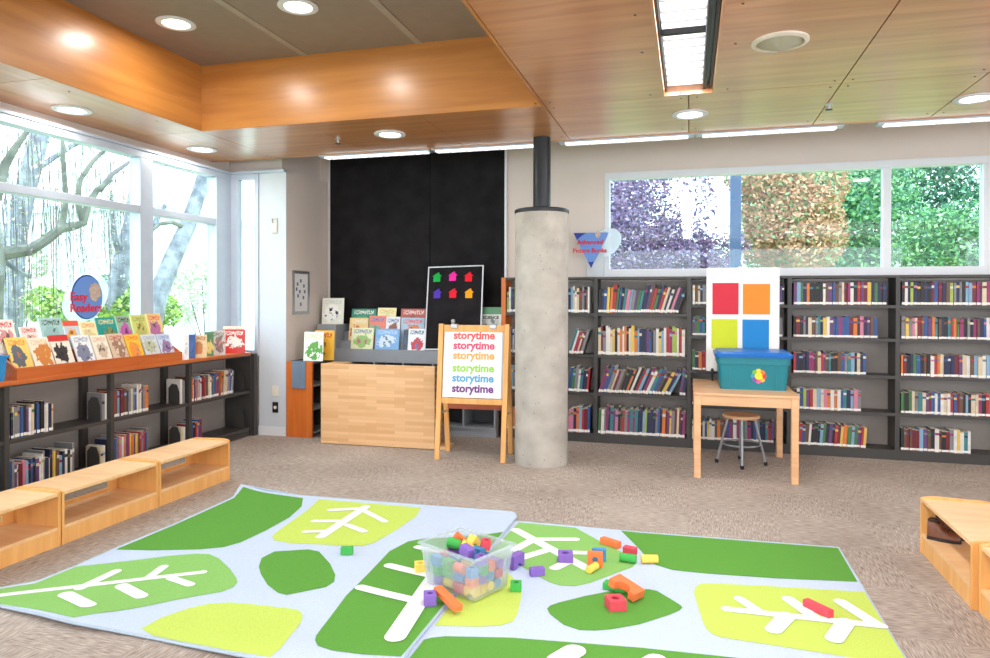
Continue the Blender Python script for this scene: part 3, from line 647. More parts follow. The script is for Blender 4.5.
# ------------------------------------------------------------------ lettering
def text_mesh(s, size, mat_, ext=.002, align='CENTER', bold=0):
    c = bpy.data.curves.new('letters', 'FONT'); c.body = s; c.size = size; c.extrude = ext; c.align_x = align; c.align_y = 'CENTER'; c.offset = bold; c.resolution_u = 4
    o = bpy.data.objects.new('letters_tmp', c); COL.objects.link(o); dg = bpy.context.evaluated_depsgraph_get()
    me = bpy.data.meshes.new_from_object(o.evaluated_get(dg)); bpy.data.objects.remove(o); bpy.data.curves.remove(c)
    me.materials.clear(); me.materials.append(mat_); return me

# round sign "Easy Readers"
cs = onx(86.5, 297, -5.213)
t = thing('section_sign', 'round blue sign reading Easy Readers behind the picture books', 'sign', (-5.213, cs.y, ZCT), PI/2)
zc_ = cs.z - ZCT
egg = [(.27*math.cos(a)*(1+.0*math.sin(a)), .19*math.sin(a)) for a in [2*PI*i/40 for i in range(40)]]
rot = lambda P, th: [(x*math.cos(th)-z*math.sin(th), x*math.sin(th)+z*math.cos(th)) for x, z in P]
part('backing', MB().prism([(x+.0, z+zc_-.01) for x, z in rot(egg, .62)], .002, .008, 'xz'), M['clear'], t)
part('stand', MB().box(-.07, -.02, -.004, .002, 0, zc_-.1).box(.04, .09, -.004, .002, 0, zc_-.1).box(-.1, .12, -.018, .018, 0, .004), M['clear'], t)
disc = [(.165*math.cos(a), .2*math.sin(a)+zc_) for a in [2*PI*i/48 for i in range(48)]]
part('disc', MB().prism(disc, -.008, -.004, 'xz'), M['signnavy'], t)
part('disc_face', MB().prism([(x*.97+.005, (z-zc_)*.94+zc_-.002) for x, z in disc], -.010, -.008, 'xz'), M['signblue'], t)
rr_ = random.Random(3); blob = [(.085+.07*math.cos(a)*rr_.uniform(.75,1.1), zc_+.05+.085*math.sin(a)*rr_.uniform(.75,1.1)) for a in [2*PI*i/22 for i in range(22)]]
part('globe_print', MB().prism(blob, -.0115, -.010, 'xz'), M['signtan'], t)
obj('lettering', text_mesh('Easy', .104, M['redtext'], .002, 'LEFT', .002), t, (-.185, -.014, zc_-.0), (PI/2,0,0)); obj('lettering', text_mesh('Readers', .104, M['redtext'], .002, 'LEFT', .002), t, (-.185, -.014, zc_-.1), (PI/2,0,0))
# triangular sign "Advanced Picture Books"
cs = ony(591, 250, 7.84)
t = thing('section_sign', 'triangular blue sign reading Advanced Picture Books on the bookcase', 'sign', (cs.x, 7.84, 1.845))
P3 = [ony(573.5, 233, 7.84), ony(609, 232.5, 7.84), ony(591, 268, 7.84)]
tri = [(p.x-cs.x, p.z-1.845) for p in P3]; tc_ = (sum(a for a, b in tri)/3, sum(b for a, b in tri)/3)
part('backing', MB().prism([(x*.9+.14, z*.72+tri[0][1]-.13) for x, z in rot(egg, .9)], .004, .008, 'xz'), M['clear'], t)
part('stand', MB().box(-.05, .15, .004, .008, 0, tri[0][1]-.15).box(-.06, .16, -.04, .05, 0, .004), M['clear'], t)
part('plate', MB().prism(tri, -.004, 0, 'xz'), M['signnavy'], t)
def lerp(a, b, k): return (a[0]+(b[0]-a[0])*k, a[1]+(b[1]-a[1])*k)
A_, B_, C_ = tri
face = [lerp(A_, B_, .36), B_, lerp(B_, C_, .82), lerp(lerp(A_, C_, .84), lerp(B_, C_, .82), .5), lerp(A_, C_, .82), lerp(A_, C_, .2), (lerp(A_, B_, .2)[0], A_[1]-.045)]
part('plate_face', MB().prism(face, -.006, -.004, 'xz'), M['signblue'], t)
part('globe_print', MB().prism([(a*.45+tc_[0]+.04, (b-zc_)*.5+tc_[1]+.09) for a, b in blob], -.0075, -.006, 'xz'), M['signtan'], t)
obj('lettering', text_mesh('Advanced', .074, M['redtext'], .002, 'CENTER', .002), t, (tc_[0]-.01, -.01, tri[0][1]-.11), (PI/2,0,0)); obj('lettering', text_mesh('Picture Books', .068, M['redtext'], .002, 'CENTER', .002), t, (tc_[0]-.015, -.01, tri[0][1]-.205), (PI/2,0,0))

# blue bin at the end of the counter
t = thing('plastic_bin', 'light blue plastic bin standing on the countertop before the tray', 'bin', (-5.02, 3.86, ZCT))
def taper(mb, lx, ly, ux, uy, z0, z1, th):
    def ring(a, b, z): return [(-a,-b,z),(a,-b,z),(a,b,z),(-a,b,z)]
    v = ring(lx,ly,z0)+ring(ux,uy,z1)+ring(ux-th,uy-th,z1)+ring(lx-th,ly-th,z0+th)
    fs = [(3,2,1,0)]
    for k in range(3):
        for j in range(4): fs.append((k*4+j, k*4+(j+1)%4, (k+1)*4+(j+1)%4, (k+1)*4+j))
    fs.append((12,13,14,15)); return mb.add(v, fs)
part('body', taper(MB(), .085, .115, .1, .13, 0, .19, .004), M['skyplastic'], t); part('rim', MB().box(-.112,.112,-.142,-.13,.18,.195).box(-.112,.112,.13,.142,.18,.195).box(-.112,-.1,-.13,.13,.18,.195).box(.1,.112,-.13,.13,.18,.195), M['skyplastic'], t)

# ------------------------------------------------------------------ benches
def bench(label, loc, rz, L, group):
    # local: long side along x, front faces -y
    t = thing('bench', label, 'bench', loc, rz, group); hl = L/2; D = .4
    side = [(0,0),(D,0),(D,.325)] + [(D-.06+.06*math.cos(a), .325+.03*math.sin(a)) for a in (PI/8,PI/4,3*PI/8,PI/2)] + [(.09,.362)] + [(.09-.09*math.sin(a), .345+.017*math.cos(a)) for a in (PI/6,PI/3,PI/2)]
    for x in (-hl+.002, hl-.022): part('side_panel', MB().prism(side, x, x+.02, 'yz'), M['birch_in'], t, bevel=.003)
    part('seat', B(-hl+.022, hl-.022, .004, D-.01, .322, .345), M['birch'], t, bevel=.003)
    part('shelf', B(-hl+.022, hl-.022, .004, D-.03, .105, .125), M['birch'], t)
    part('kick_board', B(-hl+.022, hl-.022, .008, .026, 0, .105), M['birch_in'], t)
    part('back_rail', B(-hl+.022, hl-.022, D-.03, D-.012, .0, .15), M['birch_in'], t); part('back_rail', B(-hl+.022, hl-.022, D-.03, D-.012, .28, .322), M['birch_in'], t)
    part('divider_rail', B(-hl+.022, -hl+.1, D-.03, D-.012, .15, .28), M['birch_in'], t); part('divider_rail', B(hl-.1, hl-.022, D-.03, D-.012, .15, .28), M['birch_in'], t)
    return t
XBF = -3.895
for a, b, lb in ((4.378,5.225,'low birch bench with open shelf, at the end toward the white pier'), (3.527,4.374,'low birch bench with open shelf between two other benches'), (2.676,3.523,'low birch bench with open shelf beside the pale leaf of the rug')):
    bench(lb, (XBF, (a+b)/2, 0), PI/2, b-a, 'birch benches in a row along the low shelves')
bench('low birch bench with brown shoes on its shelf', (1.41, 4.51, 0), -PI/2-.01, .86, 'birch benches beside the right rug'); bench('low birch bench with an empty shelf next to the one with shoes', (1.43, 3.645, 0), -PI/2-.01, .86, 'birch benches beside the right rug')
# shoes
def shoe(label, loc, rz):
    t = thing('shoe', label, 'shoe', loc, rz, 'pair of brown shoes in the bench')
    so = MB(); outl = []
    for i in range(28):
        a = 2*PI*i/28; x = .14*math.cos(a); wv = .045*(1+.12*math.cos(a)-.18*math.cos(2*a+.6)*.5); outl.append((x, wv*math.sin(a)))
    so.prism(outl, 0, .022, 'xy'); part('sole', so, M['sole'], t, True)
    part('heel', B(-.135, -.07, -.034, .034, -.0, .012), M['sole'], t)
    secs = [(-.132,.03,.115),(-.115,.038,.125),(-.08,.041,.125),(-.04,.041,.115),(-.01,.042,.09),(.03,.045,.068),(.08,.046,.058),(.115,.038,.05),(.134,.02,.034)]
    v = []; n = 12
    for x, wd, tp in secs:
        for j in range(n):
            a = PI*j/(n-1); v.append((x, -wd*math.cos(a)*(1 if x > -.05 else .95), .022+(tp-.022)*(math.sin(a)**.7)))
    fs = [(i*n+j, i*n+j+1, (i+1)*n+j+1, (i+1)*n+j) for i in range(len(secs)-1) for j in range(n-1)] + [tuple(range(n)), tuple(range((len(secs)-1)*n, len(secs)*n))[::-1]]
    u = MB().add(v, fs); part('upper', u, M['leather'], t, True)
    part('collar', MB().tube([(-.128,0,.118),(-.115,.03,.122),(-.075,.034,.122),(-.045,.028,.114),(-.035,0,.112),(-.045,-.028,.114),(-.075,-.034,.122),(-.115,-.03,.122),(-.128,0,.118)], .007, 6), M['sole'], t, True)
    for k, x in enumerate((-.01,.012,.034)): part('lace', MB().tube([(x,-.022,.1-.018*k),(x+.006,0,.106-.018*k),(x,.022,.1-.018*k)], .003, 5), M['sole'], t, True)
    return t
for lb_, lo_ in (('brown leather shoe on the bench shelf, nearer the open front', (1.505, 4.80, .125)), ('brown leather shoe on the bench shelf, further inside', (1.57, 4.875, .125))): shoe(lb_, lo_, -.4).scale = (.64, .74, .98)

# ------------------------------------------------------------------ rugs
def h_left(x, y):
    z = .012
    z += .03*math.exp(-((x+3.62)**2+(y-4.95)**2)/.03)
    z += .022*math.exp(-((y-2.72)/.16)**2)*(.5+.5*math.sin((x+3.3)*5.2))
    z += .008*math.exp(-((x+1.25)/.2)**2)
    return z
def h_right(x, y): return .006
def world_poly(px): return [(onz(a, b, .01).x, onz(a, b, .01).y) for a, b in px]
def sheet(name, poly, hf, dz, mat_, parent, thick=0, cell=.09):
    n = len(poly); pts = [Vector(p) for p in poly]
    xs_, ys_ = [p[0] for p in poly], [p[1] for p in poly]
    # densify outline
    out = []
    for i in range(n):
        a, b = pts[i], pts[(i+1)%n]; k = max(1, int((b-a).length/cell))
        out += [a+(b-a)*j/k for j in range(k)]
    m_ = len(out); edges = [(i, (i+1)%m_) for i in range(m_)]
    def inside(x, y):
        c = False
        for i in range(m_):
            a, b = out[i], out[(i+1)%m_]
            if (a.y > y) != (b.y > y) and x < (b.x-a.x)*(y-a.y)/(b.y-a.y)+a.x: c = not c
        return c
    inn = []
    y = min(ys_)+cell/2
    while y < max(ys_):
        x = min(xs_)+cell/2
        while x < max(xs_):
            if inside(x, y) and min((Vector((x,y))-q).length for q in out) > cell*.35: inn.append(Vector((x,y)))
            x += cell
        y += cell
    vs_, _, fs, *_ = delaunay_2d_cdt(out+inn, edges, [], 1, 1e-5)
    mb = MB(); V = [(v.x, v.y, hf(v.x, v.y)+dz) for v in vs_]; mb.add(V, fs)
    if thick:
        k = len(V); V2 = [(x, y, max(z-thick, .0005)) for x, y, z in V]; mb.add(V2, [f[::-1] for f in fs])
        from collections import Counter
        cnt = Counter()
        for f in fs:
            for i in range(len(f)): cnt[tuple(sorted((f[i], f[(i+1)%len(f)])))] += 1
        for (a, b), c in cnt.items():
            if c == 1: mb.face((a, b, b+k, a+k))
    return part(name, mb, mat_, parent, True)
def smooth_poly(P, it=2):
    for _ in range(it):
        Q = []
        for i in range(len(P)):
            a, b = P[i], P[(i+1)%len(P)]
            Q += [(a[0]*.75+b[0]*.25, a[1]*.75+b[1]*.25), (a[0]*.25+b[0]*.75, a[1]*.25+b[1]*.75)]
        P = Q
    return P
def stroke(a, b, w0, w1=None):
    a = Vector(world_poly([a])[0]); b = Vector(world_poly([b])[0]); w1 = w1 or w0
    d = (b-a).normalized(); nrm = Vector((-d.y, d.x)); P = []
    base = math.atan2(d.y, d.x)
    for i in range(9): t_ = base+PI/2+PI*i/8; P.append(tuple(a+Vector((math.cos(t_), math.sin(t_)))*w0))
    for i in range(9): t_ = base-PI/2+PI*i/8; P.append(tuple(b+Vector((math.cos(t_), math.sin(t_)))*w1))
    return P
def c1_(P): return [(x/3.696, 480+y/3.696) for x, y in P]
def c2_(P): return [(200+x/3.696, 480+y/3.696) for x, y in P]
def c4_(P): return [(400+x/3.536, 500+y/3.536) for x, y in P]
def c6_(P): return [(640+x/3.667, 520+y/3.667) for x, y in P]
rugL = thing('rug', 'light blue rug with green leaf print beside the birch benches', 'rug', group='two leaf-print rugs')
outL = [(241,488),(233,497.6),(173,524.6),(113.6,549),(75.8,566),(35,582),(0,588),(-22,593),(-36,598),(-34,603),(0,607),(35,616.6),(73,626),(110,631),(151.5,637.5),(189,646),(233,656.5),(300,669),(395,676)]
edgeR = [(410,650),(445,606.5),(480,562),(505,532),(516.5,518),(515.5,514.5),(512,513)]
sheet('pile', world_poly(outL+edgeR+[(400,503.5),(300,495.5)]), h_left, 0, M['rug_base'], rugL, .011)
bd = world_poly(outL+edgeR+[(400,503.5),(300,495.5)])
bp = [(x, y, h_left(x, y)-.004) for x, y in bd]
part('binding', MB().tube(bp+[bp[0]], .007, 6), M['rug_edge'], rugL, True)
LS = [('leaf_print','dark',[(243.3,490.2),(303,498.5),(301.5,507),(289.3,517.9),(265,531.4),(240.6,542.8),(224,547.6),(200,549.8),(151.5,550.9),(115.5,550),(174,525.5),(234,498.5)],0),
 ('leaf_print','light',c1_([(280,322),(500,298),(640,280),(730,274),(775,276),(810,292),(850,330),(874,365),(878,380),(862,398),(820,415),(650,445),(450,490),(270,525),(130,493),(0,464),(-110,448),(-100,436),(0,404),(130,384)]),0),
 ('leaf_print','lime',c2_([(440,73),(640,89),(816,104),(800,135),(720,190),(645,233),(600,246),(500,243),(330,235),(275,225),(266,212),(280,196),(330,160),(400,110)]),0),
 ('leaf_print','dark',c2_([(275,266),(340,262),(400,258),(440,266),(480,310),(500,352),(496,378),(465,398),(320,427),(290,420),(250,390),(225,350),(217,322),(228,290)]),0),
 ('leaf_print','lime',[(141.5,629.5),(162.3,618),(189.4,608.5),(211,603.9),(230,603),(254,605),(292,609.3),(300,611.5),(302.8,616),(301,623),(281.2,653.2),(270,661.5),(233,655),(189.5,644.5),(152,636)],0),
 ('leaf_print','dark',[(503,533.5),(485,536),(420.5,539.5),(408,542),(389.4,551.7),(367.7,574.7),(346,596.3),(321.8,628.8),(316,638),(315,644),(318,650),(332,654),(362.3,657.2),(401,659),(409,649.5),(444,606.5),(479,562)],0)]
LV = []
for a, b, w0 in (((-6,597),(203,572.8),.03),((80,589),(116,572),.038),((148,579),(163.5,567.5),.035),((66,596),(88,608.5),.05),((122,587),(141,597),.045),((171,579),(190,585.5),.035)): LV.append((stroke(a, b, w0*.8), 'white'))
def S2(a, b, w0): LV.append((stroke(c2_([a])[0], c2_([b])[0], w0), 'white'))
S2((612,102),(447,212),.036); S2((595,108),(485,114),.03); S2((610,118),(683,156),.026); S2((525,155),(423,155),.028); S2((545,170),(606,193),.028); S2((480,192),(388,195),.024)
S2((722,590),(845,400),.052); S2((845,400),(935,270),.052); S2((595,402),(800,455),.034); S2((700,321),(860,362),.034); S2((806,253),(900,275),.03)
for i, (nm, c, px, _) in enumerate(LS): sheet(nm, world_poly(px), h_left, .0015, M['rug_'+c], rugL)
for i, (P_, c) in enumerate(LV): sheet('vein_print', P_, h_left, .003+.00025*i, M['rug_'+c], rugL)
LS2 = LV; LV = []
rugR = thing('rug', 'light blue rug with green leaf print beside the bench with shoes', 'rug', group='two leaf-print rugs')
outR = world_poly([(516,520.5),(640,531.5),(839,546.8),(905,656),(915,672)])
p0 = outR[0]; xe = outR[-1]
polyR = [(-1.27, outR[0][1]), *outR, (xe[0]+.02, 2.55), (-1.27, 2.55)]
sheet('pile', polyR, h_right, 0, M['rug_base'], rugR, .0055)
bp = [(x, y, .005) for x, y in polyR]; part('binding', MB().tube(bp+[bp[0]], .0045, 6), M['rug_edge'], rugR, True)
RS = [('light',[(519,522),(575.3,527.2),(598,539.6),(623.4,552.3),(634,558.5),(636.2,561.5),(633,566.5),(615,573),(590,582.5),(575,585.8),(560,585),(549.9,582),(527.3,569.3),(513,560.8),(490,556),(486,556),(505,536.5)]),
 ('lime',[(508,572),(520.5,586.3),(521.8,594),(517.9,612.5),(513,621),(500.8,624.8),(479.8,626.2),(434.5,625.3),(449,606.5),(474,574)]),
 ('dark',[(547,608),(550,605),(558.6,602),(584.8,595.5),(605.8,591.5),(630,588.5),(648.7,588.6),(657,590.3),(673.8,600.3),(681,605),(682.3,607),(680,609.5),(670,614),(640,623.6),(611,628.8),(595,630),(579.6,629.6),(563.8,624.3),(550,613.5)]),
 ('dark',[(621,530.3),(640,532.2),(749,540.7),(838,547.5),(857.5,581.2),(776.4,577.8),(708,573.2),(672.7,569.6),(656,564.5),(646,556),(634,543)]),
 ('lime',[(700,583.5),(708,582.7),(760,585),(864.5,591.4),(904,656.2),(912,669),(858,658),(803.6,649.5),(722,636.9),(713,634),(706,628),(702.7,620.9),(694,593.6),(695,586.5)]),
 ('dark',[(424,639),(432,637),(445.7,635.6),(511,637),(640,647),(735.4,657),(765,662),(785,690),(400,690),(398,672)])]
for c, px in RS: sheet('leaf_print', world_poly(px), h_right, .0015, M['rug_'+c], rugR)
def S4(a, b, w0, w1=None): LV.append((stroke(c4_([a])[0], c4_([b])[0], w0, w1), 'white'))
def S6(a, b, w0): LV.append((stroke(c6_([a])[0], c6_([b])[0], w0), 'white'))
S4((410,105),(660,240),.036); S4((480,138),(620,138),.03); S4((470,140),(405,175),.034); S4((535,172),(425,205),.034); S4((590,185),(690,187),.03); S4((600,215),(548,240),.034)
S6((318,326),(885,388),.03); S6((364,288),(440,338),.03); S6((545,290),(640,358),.036); S6((736,300),(862,380),.036); S6((490,402),(540,352),.042); S6((712,436),(756,374),.042)
LV.append((stroke((559,660),(574,651), .055), 'white')); LV.append((stroke((650,664),(656,660), .05), 'white'))
for i, (P_, c) in enumerate(LV): sheet('vein_print', P_, h_right, .003+.00025*i, M['rug_'+c], rugR)

# ------------------------------------------------------------------ foam blocks
def brick(l, w_, h_): return B(-l/2, l/2, -w_/2, w_/2, 0, h_)
def holed(s, h_, r):
    mb = MB(); n = 16; v = []
    for z in (0, h_):
        for i in range(n):
            a = 2*PI*i/n; cx, sy = math.cos(a), math.sin(a); k = s/2/max(abs(cx), abs(sy)); v.append((cx*k, sy*k, z))
        for i in range(n):
            a = 2*PI*i/n; v.append((r*math.cos(a), r*math.sin(a), z))
    fs = []
    for i in range(n):
        j = (i+1)%n; fs += [(i, n+i, n+j, j), (2*n+i, 2*n+j, 3*n+j, 3*n+i), (i, j, 2*n+j, 2*n+i), (n+i, 3*n+i, 3*n+j, n+j)]
    return mb.add(v, fs)
def arch(l, h_, w_, r):
    P = [(-l/2,0),(-r,0)] + [(-r*math.cos(a), r*math.sin(a)) for a in [PI*i/10 for i in range(1,10)]] + [(r,0),(l/2,0),(l/2,h_),(-l/2,h_)]
    return MB().prism(P, -w_/2, w_/2, 'xz')
def cyl(r, l): return MB().tube([(-l/2,0,r),(l/2,0,r)], r, 18)
def block(mb, col, label, px, rz=0, z=None, rot=None, smooth=False, group='loose foam blocks on the rugs'):
    zb = .0145 if z is None else z; p = onz(px[0], px[1], zb)
    return solo('foam_block', mb, M['blk_'+col], label, 'toy block', group, smooth, .003, (p.x, p.y, zb), rot or (0,0,rz))
ZRr = .0078
block(brick(.075,.035,.045), 'green', 'small green foam block alone on the light blue part of the rug', (347,554), .3)
block(holed(.07,.05,.016), 'yellow', 'yellow foam block on the dark leaf beside the translucent bin', (421,571), .5)
block(holed(.065,.06,.016), 'purple', 'purple foam cube with a hole at the end of the orange plank', (430,604), .4, z=.0225)
o = block(brick(.2,.05,.03), 'orange', 'long orange foam plank leaning beside the translucent bin', (447.5,601), -.62, z=.045); o.rotation_euler = (0,.2,-.62)
block(arch(.11,.08,.05,.03), 'purple', 'purple foam arch standing behind the translucent bin', (516,567), 1.2, z=ZRr)
block(brick(.05,.045,.06), 'blue', 'blue foam block next to the purple arch behind bin', (510,568), .3, z=ZRr)
block(holed(.06,.045,.014), 'green', 'green foam cube with a hole on the lime patch beside the bin', (516,590), .2, z=ZRr)
block(brick(.085,.04,.045), 'purple', 'plain purple foam brick lying on the light green leaf', (537,575), .5, z=ZRr)
block(holed(.09,.05,.022), 'purple', 'purple foam block with a hole on top near white vein', (565.5,560.5), .2, z=ZRr)
o = block(holed(.092,.03,.018), 'orange', 'orange square foam plate standing on edge behind yellow cylinder', (595,566), 0, z=ZRr, rot=(PI/2,0,.15)); o.location.z = ZRr+.046
block(brick(.085,.03,.075), 'blue', 'blue foam block standing behind the orange square plate', (599,560.5), .15, z=ZRr)
block(cyl(.022,.09), 'yellow', 'yellow foam cylinder lying against the orange square plate', (592.5,571.5), 1.2, z=ZRr, smooth=True)
block(brick(.14,.045,.04), 'orange', 'orange foam brick lying between light green leaf and the dark leaf', (610.5,545.5), -.55, z=ZRr)
block(brick(.08,.05,.045), 'red', 'small red foam brick beside the green cylinder', (630,554), -.3, z=ZRr)
block(cyl(.025,.1), 'green', 'green foam cylinder lying beside the small red brick', (628,562), -.1, z=ZRr, smooth=True)
block(cyl(.025,.1), 'yellow', 'yellow foam cylinder lying beside the dark green leaf edge', (649.5,563), .25, z=ZRr, smooth=True)
block(brick(.13,.06,.035), 'green', 'green foam brick underneath the orange arch', (615.5,589.5), -.25, z=ZRr+.001)
o = block(arch(.17,.095,.045,.045), 'orange', 'orange foam arch lying tilted over the green brick', (624,589), 0, z=.06); o.rotation_euler = (-PI/2, .22, -.55)
o.location = onz(621, 590, .055)
block(holed(.09,.055,.022), 'red', 'red foam block with a hole on the dark green leaf', (615.5,608), .45, z=ZRr)
block(brick(.155,.04,.04), 'red', 'long red foam brick lying on the lime leaf', (818,612), -.85, z=ZRr)
# translucent bin with blocks
BC = Vector((-1.175, 3.615, 0)); BR = -.44
t = thing('storage_bin', 'translucent plastic bin full of foam blocks on the rugs', 'storage bin', (BC.x, BC.y, .022), BR)
t.scale = (.95, .95, 1)
part('body', taper(MB(), .185, .14, .215, .17, 0, .235, .003), M['frost'], t)
part('rim', MB().box(-.228,.228,-.183,-.171,.222,.236).box(-.228,.228,.171,.183,.222,.236).box(-.228,-.216,-.171,.171,.222,.236).box(.216,.228,-.171,.171,.222,.236), M['frost'], t, bevel=.003)
rk = random.Random(5); cols = ['orange','red','green','yellow','purple','blue','blue','orange']
shapes = {'brick': lambda: brick(.07,.045,.05), 'cube': lambda: holed(.05,.05,.015), 'rod': lambda: cyl(.025,.07), 'arch': lambda: arch(.072,.05,.045,.018)}
cache = {}
for lay in range(4):
    z = .026+.0515*lay; k = 1+.05*lay
    for i in range(4):
        for j in range(4):
            if lay == 3 and rk.random() < .72: continue
            x = (-.118+.079*i)*k; y = (-.088+.059*j)*k
            c = rk.choice(cols); s_ = rk.choice(['brick','brick','cube','rod','arch'])
            if (s_, c) not in cache: cache[(s_, c)] = shapes[s_]().mesh('foam_block', M['blk_'+c], s_ == 'rod')
            a = BR; wx = BC.x + x*math.cos(a)-y*math.sin(a); wy = BC.y + x*math.sin(a)+y*math.cos(a)
            tag(obj('foam_block', cache[(s_, c)], None, (wx, wy, z), (0,0,BR+rk.uniform(-.3,.3))), '%s foam block inside the translucent storage bin' % c, 'toy block', 'foam blocks inside the storage bin')
for (x, y, c, s_, ry, rz) in ((-.12,.04,'orange','brick',.7,.3), (-.02,.06,'yellow','arch',.9,1.2), (.0,-.02,'yellow','cube',.5,.6), (-.09,-.02,'green','rod',.3,.2), (.05,-.06,'purple','brick',.25,-.5), (.06,.08,'red','cube',.2,.4)):
    if (s_, c) not in cache: cache[(s_, c)] = shapes[s_]().mesh('foam_block', M['blk_'+c], s_ == 'rod')
    a = BR; wx = BC.x + x*math.cos(a)-y*math.sin(a); wy = BC.y + x*math.sin(a)+y*math.cos(a)
    tag(obj('foam_block', cache[(s_, c)], None, (wx, wy, .215), (0,ry,rz)), '%s foam block on top of the heap in the bin' % c, 'toy block', 'foam blocks heaped on top in the bin')

# ------------------------------------------------------------------ table group
t = thing('table', 'light maple rectangular table holding the teal tote', 'table', (.48, 6.99, 0))
part('tabletop', B(-.44, .44, -.57, .57, .742, .765), M['tablewood'], t, bevel=.004)
for sx in (-1, 1):
    for sy in (-1, 1): part('leg', B(sx*.405-.03, sx*.405+.03, sy*.535-.03, sy*.535+.03, 0, .742), M['tablewood'], t, bevel=.006)
part('apron', B(-.375, .375, -.555, -.535, .655, .742), M['tablewood'], t); part('apron', B(-.375, .375, .535, .555, .655, .742), M['tablewood'], t)
for s_ in (-1, 1): part('apron', B(s_*.415-.01, s_*.415+.01, -.505, .505, .655, .742), M['tablewood'], t)
TX = .57
t = thing('storage_tote', 'teal plastic tote with bright blue lid standing on the table', 'storage box', (TX, 7.0, .765))
def rtaper(mb, ax, ay, bx, by, z0, z1, r):
    lo = rrect(-ax, ax, -ay, ay, r); hi = rrect(-bx, bx, -by, by, r); n = len(lo)
    return mb.add([(x,y,z0) for x,y in lo]+[(x,y,z1) for x,y in hi], [tuple(range(n))[::-1], tuple(range(n,2*n))]+[(i,(i+1)%n,(i+1)%n+n,i+n) for i in range(n)])
part('body', rtaper(MB(), .288, .235, .31, .255, 0, .27, .04), M['teal'], t, True)
part('upper_band', rtaper(MB(), .318, .263, .32, .265, .235, .305, .04), M['teal'], t, True)
part('lid', rtaper(rtaper(MB(), .338, .283, .342, .287, .3, .33, .05), .33, .275, .315, .26, .33, .35, .05), M['lid'], t, True)
for s_ in (-1, 1): part('panel_rib', B(s_*.2-.004, s_*.2+.004, -.252, -.243, .03, .23), M['teal'], t)
fl = obj('flower_sticker', None, t, (.045, -.252, .13), (PI/2-.085,0,0))
fl2 = [('red',(214,50,60)),('orange',(236,130,50)),('yellow',(246,214,70)),('green',(120,186,70)),('teal',(60,160,190)),('purple',(120,80,170)),('pink',(220,90,150)),('gold',(240,180,60))]
bpy.data.objects.remove(fl)
flm = MB(); fmats = []
for i, (n_, c) in enumerate(fl2):
    a = 2*PI*i/8; cx, cz = .045*math.cos(a), .045*math.sin(a)
    flm.add([(cx+.024*math.cos(b)*1.0, 0, cz+.024*math.sin(b)) for b in [2*PI*k/12 for k in range(12)]], [tuple(range(12))], i); fmats.append(mat('petal_'+n_, c, .5))
flm.add([(.034*math.cos(b), -.001, .034*math.sin(b)) for b in [2*PI*k/16 for k in range(16)]], [tuple(range(16))], 8); fmats.append(mat('flower_centre', (250,212,50), .5))
part('flower_sticker', flm, fmats, t, loc=(.045,-.2475,.13), rot=(.074,0,0), label='multicoloured flower sticker on the front of the tote')
# white board with four coloured sheets
t = thing('white_board_easel', 'white presentation board with four coloured sheets behind the tote', 'presentation board', (.5, 7.45, .765))
p1, p2 = ony(706.5, 268, 7.45), ony(779.5, 268, 7.45); pz = ony(704, 371, 7.42)
bx0, bx1 = p1.x-.5, p2.x-.5; bz0, bz1 = pz.z-.765, p1.z-.765
part('board', B(bx0, bx1, -.012, 0, bz0, bz1), M['paper'], t)
part('clip', MB().box((bx0+bx1)/2-.045, (bx0+bx1)/2+.045, -.022, .006, bz1-.02, bz1+.012), M['chrome'], t)
part('tray', B(bx0-.1, bx1+.02, -.03, .02, bz0-.02, bz0), M['blackmetal'], t)
part('knob', MB().lathe([(.012,-.04),(.016,0),(.016,.03),(.01,.05)], 12), M['blackmetal'], t, True, loc=(bx0+.06,-.045,bz0-.02))
for s_ in (-1, 1): part('leg', MB().tube([((bx0+bx1)/2+s_*.05, .02, bz0+.4), ((bx0+bx1)/2+s_*.2, .06, .0)], .01, 8), M['blackmetal'], t, True)
part('leg', MB().tube([(bx0+.06,-.045,bz0-.05), (bx0+.06,-.045,0)], .007, 8), M['blackmetal'], t, True)
for (a, b, c, d, col, n_) in ((712.5,283,738.5,314.5,(222,44,66),'red'), (743,284,770,314.5,(252,146,44),'orange'), (711.5,319,737.5,349,(214,226,40),'lime yellow'), (742.5,319.5,769,349,(16,138,212),'blue')):
    q1, q2 = ony(a, b, 7.435), ony(c, d, 7.435)
    part('coloured_sheet', B(q1.x-.5, q2.x-.5, -.0145, -.012, q2.z-.765, q1.z-.765), mat('sheet_'+n_.replace(' ','_'), tuple(int(v*.92) for v in col), .7, var=.03), t, label='%s paper sheet' % n_)
# stool
t = thing('stool', 'round wooden stool with grey metal legs under the table', 'stool', (.49, 7.1, 0))
part('seat', MB().lathe([(.005,.45),(.165,.45),(.175,.46),(.175,.475),(.165,.485),(.005,.482)], 32), M['tablewood'], t, True)
for a in (PI/2+.1, 0+.1, PI+.1, -PI/2+.1):
    c_, s_ = math.cos(a-.12), math.sin(a-.12)
    lg = part('leg', MB().tube([(.12*c_,.12*s_,.45),(.2*c_,.2*s_,.12),(.222*c_,.222*s_,.012)], .013, 10), M['steelgrey'], t, True); part('foot_cap', MB().lathe([(.017,0),(.019,.035)], 10), M['blackmetal'], lg, True, loc=(.224*c_,.224*s_,0))
part('foot_ring', MB().tube([(.178*math.cos(2*PI*i/28),.178*math.sin(2*PI*i/28),.2) for i in range(29)], .009, 8), M['steelgrey'], t, True)

